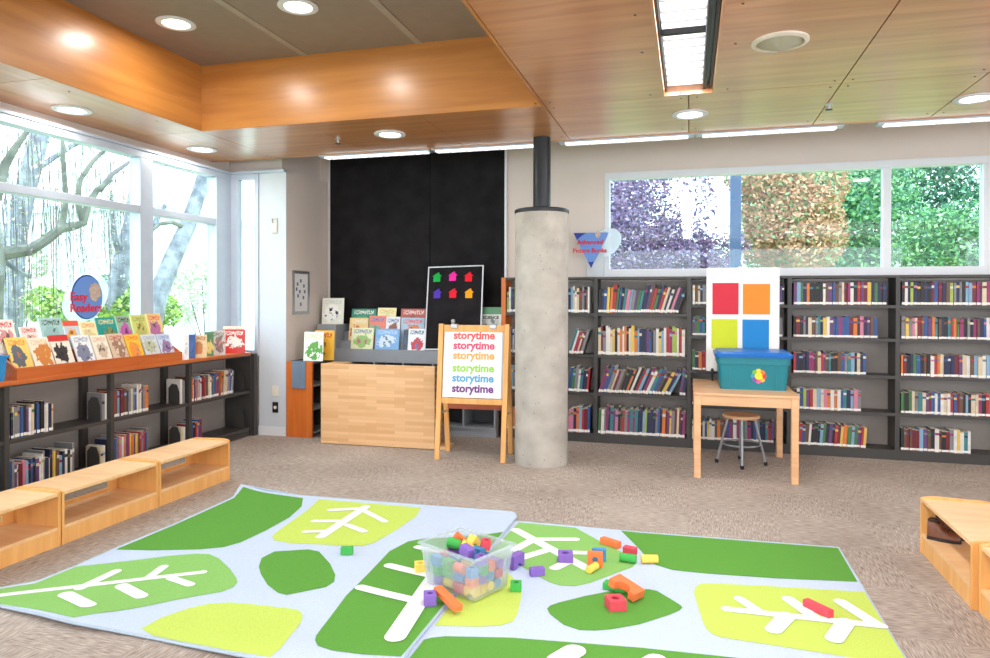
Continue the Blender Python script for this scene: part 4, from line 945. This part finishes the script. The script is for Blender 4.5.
# ------------------------------------------------------------------ easel with storytime poster
PF0, PF1 = Vector((-2.409,6.446,0)), Vector((-1.741,6.488,0))
ec = (PF0+PF1)/2; er_ = math.atan2(PF1.y-PF0.y, PF1.x-PF0.x)
t = thing('easel', 'wooden easel with a storytime poster beside the column', 'easel', (ec.x, ec.y, 0), er_); hw = (PF1-PF0).length/2
TZ, TY = 1.345, .17
lean = lambda z: TY*z/TZ
for s_ in (-1, 1):
    part('front_leg', MB().bar((s_*hw,0,0), (s_*hw*1.02,TY,TZ), .05, .03, (0,1,0)), M['easelwood'], t, bevel=.004); part('back_leg', MB().bar((s_*hw+.0,.395,0), (s_*(hw*1.02),TY+.035,TZ-.03), .05, .03, (0,1,0)), M['easelwood'], t, bevel=.004)
    part('leg_hinge', MB().tube([(s_*(hw-.0),.05,.44),(s_*(hw-.0),.32,.44)], .008, 6), M['chrome'], t)
part('top_rail', MB().bar((-hw+.025,lean(1.3)-.0,1.3), (hw-.025,lean(1.3)-.0,1.3), .022, .07), M['easelwood'], t); part('bottom_rail', MB().bar((-hw+.025,lean(.58),.58), (hw-.025,lean(.58),.58), .022, .055), M['easelwood'], t)
part('back_rail', MB().bar((-hw+.025,.3,.5), (hw-.025,.3,.5), .02, .07), M['redwood'], t)
part('back_rail', MB().bar((-hw+.025,.385,.16), (-hw+.1,.385,.16), .02, .05), M['easelwood'], t) if 0 else None
part('board', MB().bar((0,lean(.61)+.014,.61), (0,lean(1.27)+.014,1.27), (hw-.026)*2, .006, (0,1,0)), M['white'], t)
for s_ in (-1, 1): part('clip', MB().box(s_*.2-.035, s_*.2+.035, lean(1.3)-.03, lean(1.3)+.03, 1.3, 1.345), M['chrome'], t, bevel=.006)
part('knob', MB().lathe([(.012,0),(.022,.02),(.022,.04),(.012,.05)], 14), M['chrome'], t, True, loc=(-.22,lean(1.36),1.342))
# poster rests on the easel: its own thing
th_ = math.atan2(TY, TZ)
po = tag(obj('poster', None, None, Vector((ec.x,ec.y,0)) + Matrix.Rotation(er_,4,'Z') @ Vector((-.004, lean(.615)-.002, .613)), (-th_,0,er_)), 'white poster reading storytime in six colours on the easel', 'poster')
PW, PH = .6, .69
part('sheet', B(-PW/2, PW/2, -.004, 0, 0, PH), M['paper'], po)
for yy_, c in ((334.2,(222,88,88)),(344.3,(214,74,112)),(354.3,(240,168,88)),(366.9,(150,206,78)),(376.9,(84,164,204)),(387.3,(112,48,132))):
    z = PH*(396.2-yy_)/(397-328)
    me = text_mesh('storytime', .118, mat('poster_ink', c, .6, var=.02), .0008, 'CENTER', .0038)
    xs_ = [v.co.x for v in me.vertices]; wd = max(xs_)-min(xs_); k = .425/wd
    o = obj('lettering', me, po, (.01, -.0048, z), (PI/2,0,0)); o.scale = (k, k*1.0, 1)

# ------------------------------------------------------------------ orange bookcase, grey rack, butcher-block cart
t = thing('end_bookcase', 'orange-ended low bookcase against the side wall', 'bookcase', (-4.315, 7.03, 0))
part('end_panel', B(-.17, .165, 0, .03, 0, .872), M['orange'], t, bevel=.003)
part('back_panel', B(-.17, -.155, .03, .5, 0, .86), M['shelf'], t); part('top', B(-.17, .16, .03, .5, .845, .872), M['shelf'], t); part('end_panel', B(-.17, .16, .48, .5, 0, .845), M['shelf'], t)
for z in (.06,.33,.6): part('shelf_board', B(-.155, .155, .03, .48, z-.02, z), M['grey'], t)
t = thing('sign_holder', 'blue-grey metal plate hooked over the orange end panel', 'sign holder', (-4.32, 7.03, .876))
part('plate', MB().box(-.09, .09, -.008, -.003, -.31, .004).box(-.09, .09, -.008, .05, .0, .004), M['bluegrey'], t)
part('lip', B(-.09, .09, -.02, -.008, -.31, -.305), M['bluegrey'], t)
q1, q2 = ony(302.5, 361, 7.12), ony(321.5, 361, 7.12); qt = ony(312, 332, 7.12)
facebook('white picture book with a green hooded figure on the orange bookcase', ((q1.x+q2.x)/2, 7.15, .872), q2.x-q1.x, qt.z-.872, .02, .08, (238,240,232), (96,160,70), (200,220,150), (236,238,230))
q1, q2 = ony(318, 359, 7.3), ony(334, 359, 7.3); qt = ony(326, 332, 7.3)
facebook('orange picture book with red block letters beside the green one', ((q1.x+q2.x)/2-.02, 7.3, .872), q2.x-q1.x+.04, .35, .02, .04, (244,190,70), (240,180,60), (196,50,40))

YK = 7.60
RX0, RX1 = ony(317, 340, YK).x, -2.13
zl0, zl1 = ony(424, 362, YK).z, ony(424, 350.5, YK).z
t = thing('display_rack', 'long grey metal display rack with tiers of picture books', 'display rack', ((RX0+RX1)/2, YK, 0)); hw = (RX1-RX0)/2
part('base', B(-hw, hw, .02, .35, 0, .10), M['grey'], t)
nd = 6
for i in range(nd+1): x = -hw+i*(2*hw-.02)/nd; part('divider', B(x, x+.02, 0, .35, .10, zl0-.02), M['grey'], t)
for i in range(nd):
    x = -hw+i*(2*hw-.02)/nd
    for z in (.10, .36, .62): part('shelf_board', B(x+.02, x+(2*hw-.02)/nd, 0, .35, z, z+.018), M['grey'], t)
part('back_panel', B(-hw, hw, .35, .36, 0, zl1+.2), M['darkgrey'], t)
part('top', B(-hw, hw, 0, .35, zl0-.02, zl0), M['grey'], t)
EW = .26
part('front_lip', B(-hw+EW, hw, 0, .012, zl0, zl1), M['grey'], t)
TIER = ((.012, zl1-.03), (.115, zl1+.09), (.215, zl1+.2))
for y, z0 in TIER: part('tier', MB().box(-hw+EW, hw, y, y+(.10 if y < .2 else .13), zl0, z0), M['grey'], t)
ZE = ony(330, 324, 7.75).z
part('end_panel', B(-hw, -hw+EW, .0, .35, zl0, ZE), M['grey'], t)
def rackbook(label, px0, px1, ytop, tier, *cols, kind=0):
    y = YK + TIER[tier][0] + .03; z = TIER[tier][1]
    a, b = ony(px0, 340, y), ony(px1, 340, y); zt = ony((px0+px1)/2, ytop, y+.03).z
    facebook(label, ((a.x+b.x)/2, y+.02, z), b.x-a.x, (zt-z)/math.cos(.17), 0, .17, *cols, group='picture books on the grey display rack', kind=kind)
rackbook('teal picture book on the back tier of the grey rack', 350, 374.5, 309, 2, (40,130,110), (60,150,120), (220,220,200)); rackbook('cream picture book on the back tier of the grey rack', 376, 394.5, 308, 2, (236,224,170), (226,210,150), (206,190,120)); rackbook('reddish brown picture book on the back tier beside the felt board', 399.5, 425, 309, 2, (178,84,74), (150,70,60), (230,200,190))
rackbook('orange and cream picture book on the middle tier of the rack', 348, 366.5, 318, 1, (226,196,130), (206,110,60), (230,220,190)); rackbook('red-edged picture book with green print on the middle tier', 367.5, 384, 316, 1, (222,120,96), (110,170,140), (70,110,170)); rackbook('white and brown picture book on the middle tier', 384.5, 398.5, 317, 1, (226,226,230), (140,80,56), (80,100,150)); rackbook('light blue picture book with an orange fox on the middle tier', 399.5, 423, 318, 1, (160,186,206), (214,120,70), (220,60,50))
rackbook('cream and green picture book on the lower tier of the rack', 350, 372, 328, 0, (222,222,180), (150,190,110), (120,130,160), (170,120,110)); rackbook('sky blue picture book on the lower tier of the rack', 374, 398, 329, 0, (120,168,218), (206,222,240), (180,206,236)); rackbook('white picture book with a red figure on the lower tier', 407, 424, 329, 0, (232,236,240), (196,50,60), (40,60,110), (50,120,190)); rackbook('dark narrow book beside the white one with red figure', 402, 406.5, 330, 0, (60,66,90), (70,80,110), (50,50,70))
q1, q2 = ony(322.5, 324, 7.75), ony(343, 324, 7.75); qt = ony(333, 298, 7.75)
e = facebook('white and green picture book standing on the rack end', ((q1.x+q2.x)/2, 7.75, ZE), q2.x-q1.x, qt.z-ZE, .1, .1, (228,228,214), (240,240,236), (200,206,200), (30,34,30)); 
q1, q2 = ony(480, 330, 7.74), ony(500.5, 330, 7.74)
e = facebook('white and green book reading SCIENCE beside the felt board', ((q1.x+q2.x)/2, 7.745, TIER[1][1]), q2.x-q1.x, ony(490, 307, 7.76).z-TIER[1][1], .03, .12, (226,230,226), (200,206,200), (90,150,110), (120,130,130), kind=1)
obj('lettering', text_mesh('SCIENCE', .05, M['blackmetal'], .001, 'CENTER', .0015), e, (0,-.0135,(ony(490, 307, 7.76).z-TIER[1][1])*.71), (PI/2,0,0))
# felt board
fb = tag(obj('felt_board', None, None, (0,0,0)), 'black felt board with white frame and six coloured felt houses', 'felt board')
A0, A1, A2 = ony(424.5, 350, YK+.006), ony(481, 350, YK+.006), ony(431, 267, YK+.19)
X_ = (A1-A0); wB = X_.length; X_.normalize(); Zv = (A2-A0); Zv = (Zv - X_*Zv.dot(X_)*.55); hB = Zv.length; Zv.normalize(); Zv = (Zv - X_*Zv.dot(X_)).normalized(); Yv = Zv.cross(X_)
A0 = A0 + Vector((0,0,max(0,zl1+.001-A0.z)))
fb.matrix_world = Matrix.Translation(A0) @ Matrix((X_, Yv, Zv)).transposed().to_4x4()
part('board', B(.012, wB-.012, -.006, 0, .012, hB-.012), M['black'], fb)
part('frame', MB().box(0, wB, -.014, .004, 0, .014).box(0, wB, -.014, .004, hB-.014, hB).box(0, .014, -.014, .004, .014, hB-.014).box(wB-.014, wB, -.014, .004, .014, hB-.014), M['white'], fb, bevel=.002)
house = [(-.045,-.05),(.045,-.05),(.045,.02),(.065,.02),(.028,.052),(.028,.07),(.01,.07),(.01,.06),(0,.062),(-.06,.02),(-.045,.02)]
for px, py, c, n_ in ((440,278.5,(16,170,70),'green'), (456,278,(236,40,160),'pink'), (472,279,(230,20,40),'red'), (439.5,295,(80,50,170),'purple'), (455.5,295,(220,20,44),'red'), (471.5,295.5,(248,160,20),'orange')):
    u = (px-(424.5+7*(350-py)/83))/56.2*wB; v = (350-py)/83*hB
    part('felt_house', MB().prism([(x*.95, z*.95) for x, z in house], -.009, -.006, 'xz'), mat('felt_'+n_, c, .9), fb, loc=(u, 0, v), label='%s felt house' % n_)
# butcher block cart
P0, P1 = onz(320.8, 443.5), onz(434.5, 450); a_ = math.atan2(P1.y-P0.y, P1.x-P0.x); L = (P1-P0).length
t = thing('wooden_cabinet', 'low butcher-block wooden cabinet in front of the grey rack', 'cabinet', ((P0.x+P1.x)/2, (P0.y+P1.y)/2, 0), a_); hl = L/2
part('front_panel', B(-hl, hl, 0, .022, .006, .885), M['butcher'], t, bevel=.003)
for s_ in (-1, 1): part('side_panel', B(s_*(hl-.011)-.011, s_*(hl-.011)+.011, .022, .28, .006, .87), M['butcher'], t)
part('bottom', B(-hl+.022, hl-.022, .022, .28, .03, .05), M['butcher'], t); part('shelf_board', B(-hl+.022, hl-.022, .022, .28, .45, .47), M['butcher'], t)
part('top_rail', B(-hl+.022, -hl+.24, .022, .28, .85, .882), M['butcher'], t)
for x in (-hl+.1, hl-.1): part('glide', MB().lathe([(.015,0),(.015,.03)], 10), M['darkgrey'], t, loc=(x,.15,0))
part('floor_runner', B(hl, hl+.14, .03, .26, 0, .03), M['butcher'], t)

# ------------------------------------------------------------------ outdoors
tag(struct('ground', MB().box(-60, XL-.13, -10, 60, -.35, -.15).box(XL-.13, 40, YB+.21, 60, -.35, -.15), mat('lawn_ground', (150,170,110), .9, var=.2, scale=.6)), 'pale green lawn outside the windows')
LM = {'plum': [mat('plum_leaf', (121,92,126), .6), mat('plum_leaf_dark', (94,82,121), .6), mat('plum_leaf_pale', (170,155,187), .5)],
      'maple': [mat('maple_leaf', (196,162,122), .6), mat('maple_leaf_orange', (190,140,108), .6), mat('maple_leaf_green', (124,154,104), .6)],
      'green': [mat('leaf_green', (99,157,101), .6), mat('leaf_green_dark', (65,116,87), .6), mat('leaf_green_pale', (162,206,148), .6)],
      'fir': [mat('fir_needle', (84,140,109), .7), mat('fir_needle_dark', (60,106,87), .7), mat('fir_needle_pale', (131,184,148), .7)],
      'lime': [mat('shrub_lime', (166,196,84), .6), mat('shrub_green', (110,150,66), .6), mat('shrub_pale', (200,214,140), .6)],
      'white': [mat('pale_leaf', (214,220,206), .6), mat('pale_leaf_green', (170,190,150), .6), mat('pale_leaf_rose', (214,180,176), .6)]}
BARK = mat('grey_bark', (112,110,108), .9, var=.3, scale=3, bump=.6, bscale=12); BIRCH = mat('birch_bark', (132,136,144), .8, var=.5, scale=5, bump=.4, bscale=10); MOSS = mat('mossy_bark', (116,118,106), .9, var=.4, scale=5, bump=.6, bscale=14)
def leaves(blobs, n, size, kind, rnd):
    mb = MB(); W_ = [b[1]**2 for b in blobs]
    for _ in range(n):
        c, r = rnd.choices(blobs, W_)[0]
        while True:
            d = Vector((rnd.uniform(-1,1), rnd.uniform(-1,1), rnd.uniform(-1,1)))
            if .25 < d.length < 1: break
        d = d.normalized()*(d.length**.5)
        p = Vector(c) + d*r
        a = Vector((rnd.gauss(0,1), rnd.gauss(0,1), rnd.gauss(0,.7))).normalized(); b = a.cross(Vector((rnd.gauss(0,1), rnd.gauss(0,1), rnd.gauss(0,1)))).normalized()
        s_ = size*rnd.uniform(.6,1.3)
        mb.add([p-a*s_, p-b*s_*.5, p+a*s_, p+b*s_*.5], [(0,1,2,3)], rnd.choice((0,0,1,1,2)))
    return mb
def tree(name, label, base, trunk_h, blobs, n, size, kind, bark=BARK, tr=.18, group=None, seed=1):
    rnd = random.Random(seed); t = thing(name, label, 'tree', base, 0, group); b = Vector(base)
    tk = [Vector((0,0,-.0)), Vector((.1,.05,trunk_h*.5)), Vector((0,.1,trunk_h))]
    part('trunk', MB().tube(tk, [tr, tr*.8, tr*.55], 10), bark, t, True)
    for c, r in blobs[:7]:
        e_ = Vector(c)-b; part('branch', MB().tube([tk[2]*.92, (tk[2]+e_)*.5+Vector((0,0,.15)), e_], [tr*.45, tr*.3, tr*.1], 6), bark, t, True)
    lv = leaves([(Vector(c)-b, r) for c, r in blobs], n, size, kind, rnd)
    o = part('foliage', lv, LM[kind], t); o['kind'] = 'stuff'
    return t
def cluster(px0, px1, py0, py1, Y, n, r0, r1, seed, dy=1.5):
    rnd = random.Random(seed); out = []
    for _ in range(n):
        p = ony(rnd.uniform(px0, px1), rnd.uniform(py0, py1), Y+rnd.uniform(-dy, dy)); out.append((p, rnd.uniform(r0, r1)))
    return out
GZ = -.15
b_ = ony(655, 300, 15); tree('plum_tree', 'dark purple-leaved tree outside the clerestory window', (b_.x, 15, GZ), 2.2, cluster(590,690,200,300,15,16,.8,1.15,1,1.2)+cluster(615,672,176,215,15,5,.5,.7,21,.8)+cluster(690,722,245,300,15,4,.35,.55,22,.8), 34000, .048, 'plum', seed=1)
b_ = ony(790, 300, 15.2); tree('maple_tree', 'orange-leaved maple tree outside the clerestory window', (b_.x, 15.2, GZ), 2.4, cluster(750,815,168,250,15.2,13,.5,.82,2,.9), 22000, .05, 'maple', seed=2)
b_ = ony(770, 300, 19); tree('leafy_tree', 'mid green leafy tree behind the orange maple', (b_.x, 19.5, GZ), 2.5, cluster(745,890,170,300,20,26,1.0,1.5,3,1.2), 36000, .066, 'green', seed=3)
b_ = ony(890, 300, 26.5); tree('fir_tree', 'dark green dense tree filling the narrower clerestory pane', (b_.x, 26.5, GZ), 3, cluster(830,1010,140,300,27,30,1.45,2.0,4,1.0), 36000, .08, 'fir', seed=4)
b_ = ony(950, 300, 14); tree('pale_shrub_tree', 'pale green small tree behind the narrower clerestory pane', (b_.x, 14, GZ), 1.6, cluster(935,985,225,300,14,8,.4,.65,5,.5), 9000, .045, 'green', seed=5)
pp = ony(735, 300, 10.5)
t = thing('outdoor_post', 'dark blue steel post outside the clerestory window', 'post', (pp.x, 10.5, GZ)); part('shaft', B(-.075, .075, -.075, .075, .02, 5.5), mat('dark_blue_steel', (62,86,122), .5), t, bevel=.01); part('base_plate', B(-.16,.16,-.16,.16,0,.02), M['blackmetal'], t); part('cap', B(-.09,.09,-.09,.09,5.5,5.54), M['blackmetal'], t)

# left: birches, willow twigs, bank with shrubs, white building
def px_path(pts, X): return [onx(a, b, X) for a, b in pts]
def limb(t, nm, pts, X, r, m, n=8):
    P_ = px_path(pts, X); k = len(P_); r = [r[0]+(r[1]-r[0])*i/(k-1) for i in range(k)]
    part(nm, MB().tube([p - t.location for p in P_], r, n), m, t, True)
def root(name, label, px, X, group=None):
    p = onx(px, 330, X); return thing(name, label, 'tree', (X, p.y, GZ), 0, group)
def hang(t, X, px0, px1, py0, py1, n, rnd, m, ln=(.8,2.2), lv='white', ls=.028):
    mb = MB(); lf = MB()
    for _ in range(n):
        p = onx(rnd.uniform(px0,px1), rnd.uniform(py0,py1), X+rnd.uniform(-.8,.8)) - t.location
        L_ = rnd.uniform(*ln); d = Vector((rnd.uniform(-.12,.12), rnd.uniform(-.2,.2), 0)); q = [p, p+d*.5+Vector((0,0,-L_*.5)), p+d*.6+Vector((0,0,-L_))]
        mb.tube(q, [.0055,.004,.002], 3, cap=False)
        for k in range(9):
            u = rnd.random(); c = q[0]+(q[2]-q[0])*u+Vector((rnd.uniform(-.05,.05), rnd.uniform(-.05,.05), 0)); s_ = ls*rnd.uniform(.6,1.4)
            a = Vector((rnd.gauss(0,1), rnd.gauss(0,1), rnd.gauss(0,1))).normalized(); b = a.cross(Vector((0,.3,1))).normalized()
            lf.add([c-a*s_, c-b*s_*.5, c+a*s_, c+b*s_*.5], [(0,1,2,3)], rnd.choice((0,1,1,2)))
    o = part('hanging_twigs', mb, m, t); o['kind'] = 'stuff'; o = part('foliage', lf, LM[lv], t); o['kind'] = 'stuff'
BANK = [(-19,0),(-15,1.0),(-11.5,.75),(-9.8,.35),(-8.8,0)]
def bank_z(x):
    for (x0, z0), (x1, z1) in zip(BANK, BANK[1:]):
        if x0 <= x <= x1: return z0+(z1-z0)*(x-x0)/(x1-x0)-.16
    return GZ
rl = random.Random(8)
t = root('birch_tree', 'leaning white birch trunk outside the pane next to the corner', 158, -8.6, 'birch trees outside the window')
limb(t, 'trunk', [(150,330),(158,295),(172,260),(188,225),(200,190),(210,150),(222,110)], -8.6, (.17,.1), BIRCH)
limb(t, 'branch', [(186,228),(172,222),(160,224),(148,234)], -8.6, (.05,.02), MOSS); limb(t, 'branch', [(198,196),(205,186),(203,168),(212,140)], -8.6, (.05,.02), BIRCH)
limb(t, 'root_flare', [(150,330),(147,342)], -8.6, (.18,.28), BIRCH)
hang(t, -9.2, 150, 232, 110, 190, 60, rl, BARK)
t = root('birch_tree', 'white birch with a forked trunk behind the round sign', 120, -9.5, 'birch trees outside the window')
limb(t, 'trunk', [(110,335),(114,300),(122,262),(132,225),(137,190),(141,140),(146,100)], -9.5, (.17,.11), BIRCH); limb(t, 'branch', [(124,262),(137,252),(150,232),(165,205)], -9.5, (.08,.04), BIRCH); limb(t, 'branch', [(122,262),(115,240),(112,200)], -9.5, (.06,.03), BIRCH)
hang(t, -9.8, 75, 140, 110, 250, 120, rl, BARK)
t = root('old_birch_tree', 'old mossy tree with a long branch sweeping across the window', -20, -7.6, 'birch trees outside the window')
limb(t, 'trunk', [(-22,345),(-18,300),(-14,262),(-20,200),(-30,120)], -7.6, (.22,.14), MOSS, 10)
limb(t, 'branch', [(-14,262),(0,254),(14,252),(30,250),(46,240),(60,229),(74,226),(83,223),(88,205),(97,190),(110,180)], -7.6, (.085,.035), MOSS)
limb(t, 'branch', [(83,223),(77,200),(80,180),(92,162),(105,150)], -7.6, (.04,.025), MOSS); limb(t, 'branch', [(62,228),(66,200),(63,160),(62,130)], -7.6, (.04,.02), MOSS); limb(t, 'branch', [(100,190),(112,174),(125,165),(136,157)], -7.6, (.04,.02), BARK)
limb(t, 'branch', [(-18,230),(-2,190),(5,165),(15,148),(28,130)], -7.6, (.07,.03), MOSS); limb(t, 'branch', [(-16,255),(5,262),(20,272),(30,277)], -7.6, (.035,.02), BIRCH)
hang(t, -8.2, -20, 75, 110, 240, 90, rl, BARK)
t = root('birch_tree', 'pale grey birch trunk behind the wide pane', 30, -10.5, 'birch trees outside the window')
limb(t, 'trunk', [(8,340),(10,290),(14,240),(24,195),(36,150),(46,110)], -10.5, (.2,.13), BIRCH); limb(t, 'branch', [(32,172),(50,160),(72,146),(90,138)], -10.5, (.06,.03), BIRCH)
hang(t, -11, -10, 130, 100, 200, 80, rl, BARK)
for (x0, x1, y0, y1, X, n, kind, lb, sz, nn) in ((40,75,298,330,-10,6,'lime','yellow-green shrub on the bank below the old branch',.06,1500), (98,142,297,325,-9.6,7,'lime','yellow-green shrub beside the round sign',.06,1800), (146,170,290,318,-9.4,5,'lime','yellow-green shrub behind the pane next to the corner',.05,1200),
   (180,232,270,318,-10.5,9,'white','pale shrub on the bank near the corner window',.05,2000), (0,50,262,320,-13,9,'white','rosy bare shrub far behind the wide pane',.06,2200), (105,140,285,300,-11.5,5,'green','dark green shrub on the bank behind the sign',.05,1200)):
    p = onx((x0+x1)/2, 335, X); t = thing('shrub', lb, 'shrub', (X, p.y, bank_z(X)-.02), 0, 'shrubs outside the window'); bl = []
    for _ in range(n): q = onx(rl.uniform(x0,x1), rl.uniform(y0,y1), X+rl.uniform(-.4,.4)); bl.append((q-t.location, rl.uniform(.16,.34)))
    o = part('foliage', leaves(bl, nn, sz, kind, rl), LM[kind], t); o['kind'] = 'stuff'
    for c, r in bl[:5]: part('stem', MB().tube([(0,0,0), c*.5, c], [.02,.015,.008], 5), BARK, t)
P_ = BANK
tag(part('bank', MB().prism([(x, z-.16) for x, z in P_], 3, 40, 'xz'), mat('frosty_bank', (212,216,206), .9, var=.12, scale=1.2), None), 'pale stony bank rising outside the window', 'bank')
wbx = onx(150, 260, -20); 
t = thing('outdoor_building', 'white low building beyond the birches', 'building', (-20, wbx.y+6, GZ)); zt = onx(190, 218, -20).z
part('wall', B(-6, 0, -6.5, 22, 0, zt-GZ), M['white'], t); part('roof', B(-6.3, .3, -6.8, 22.3, zt-GZ, zt-GZ+.25), M['alu'], t); part('door', B(0, .03, 2, 3.4, 0, 2.1), M['alu'], t)
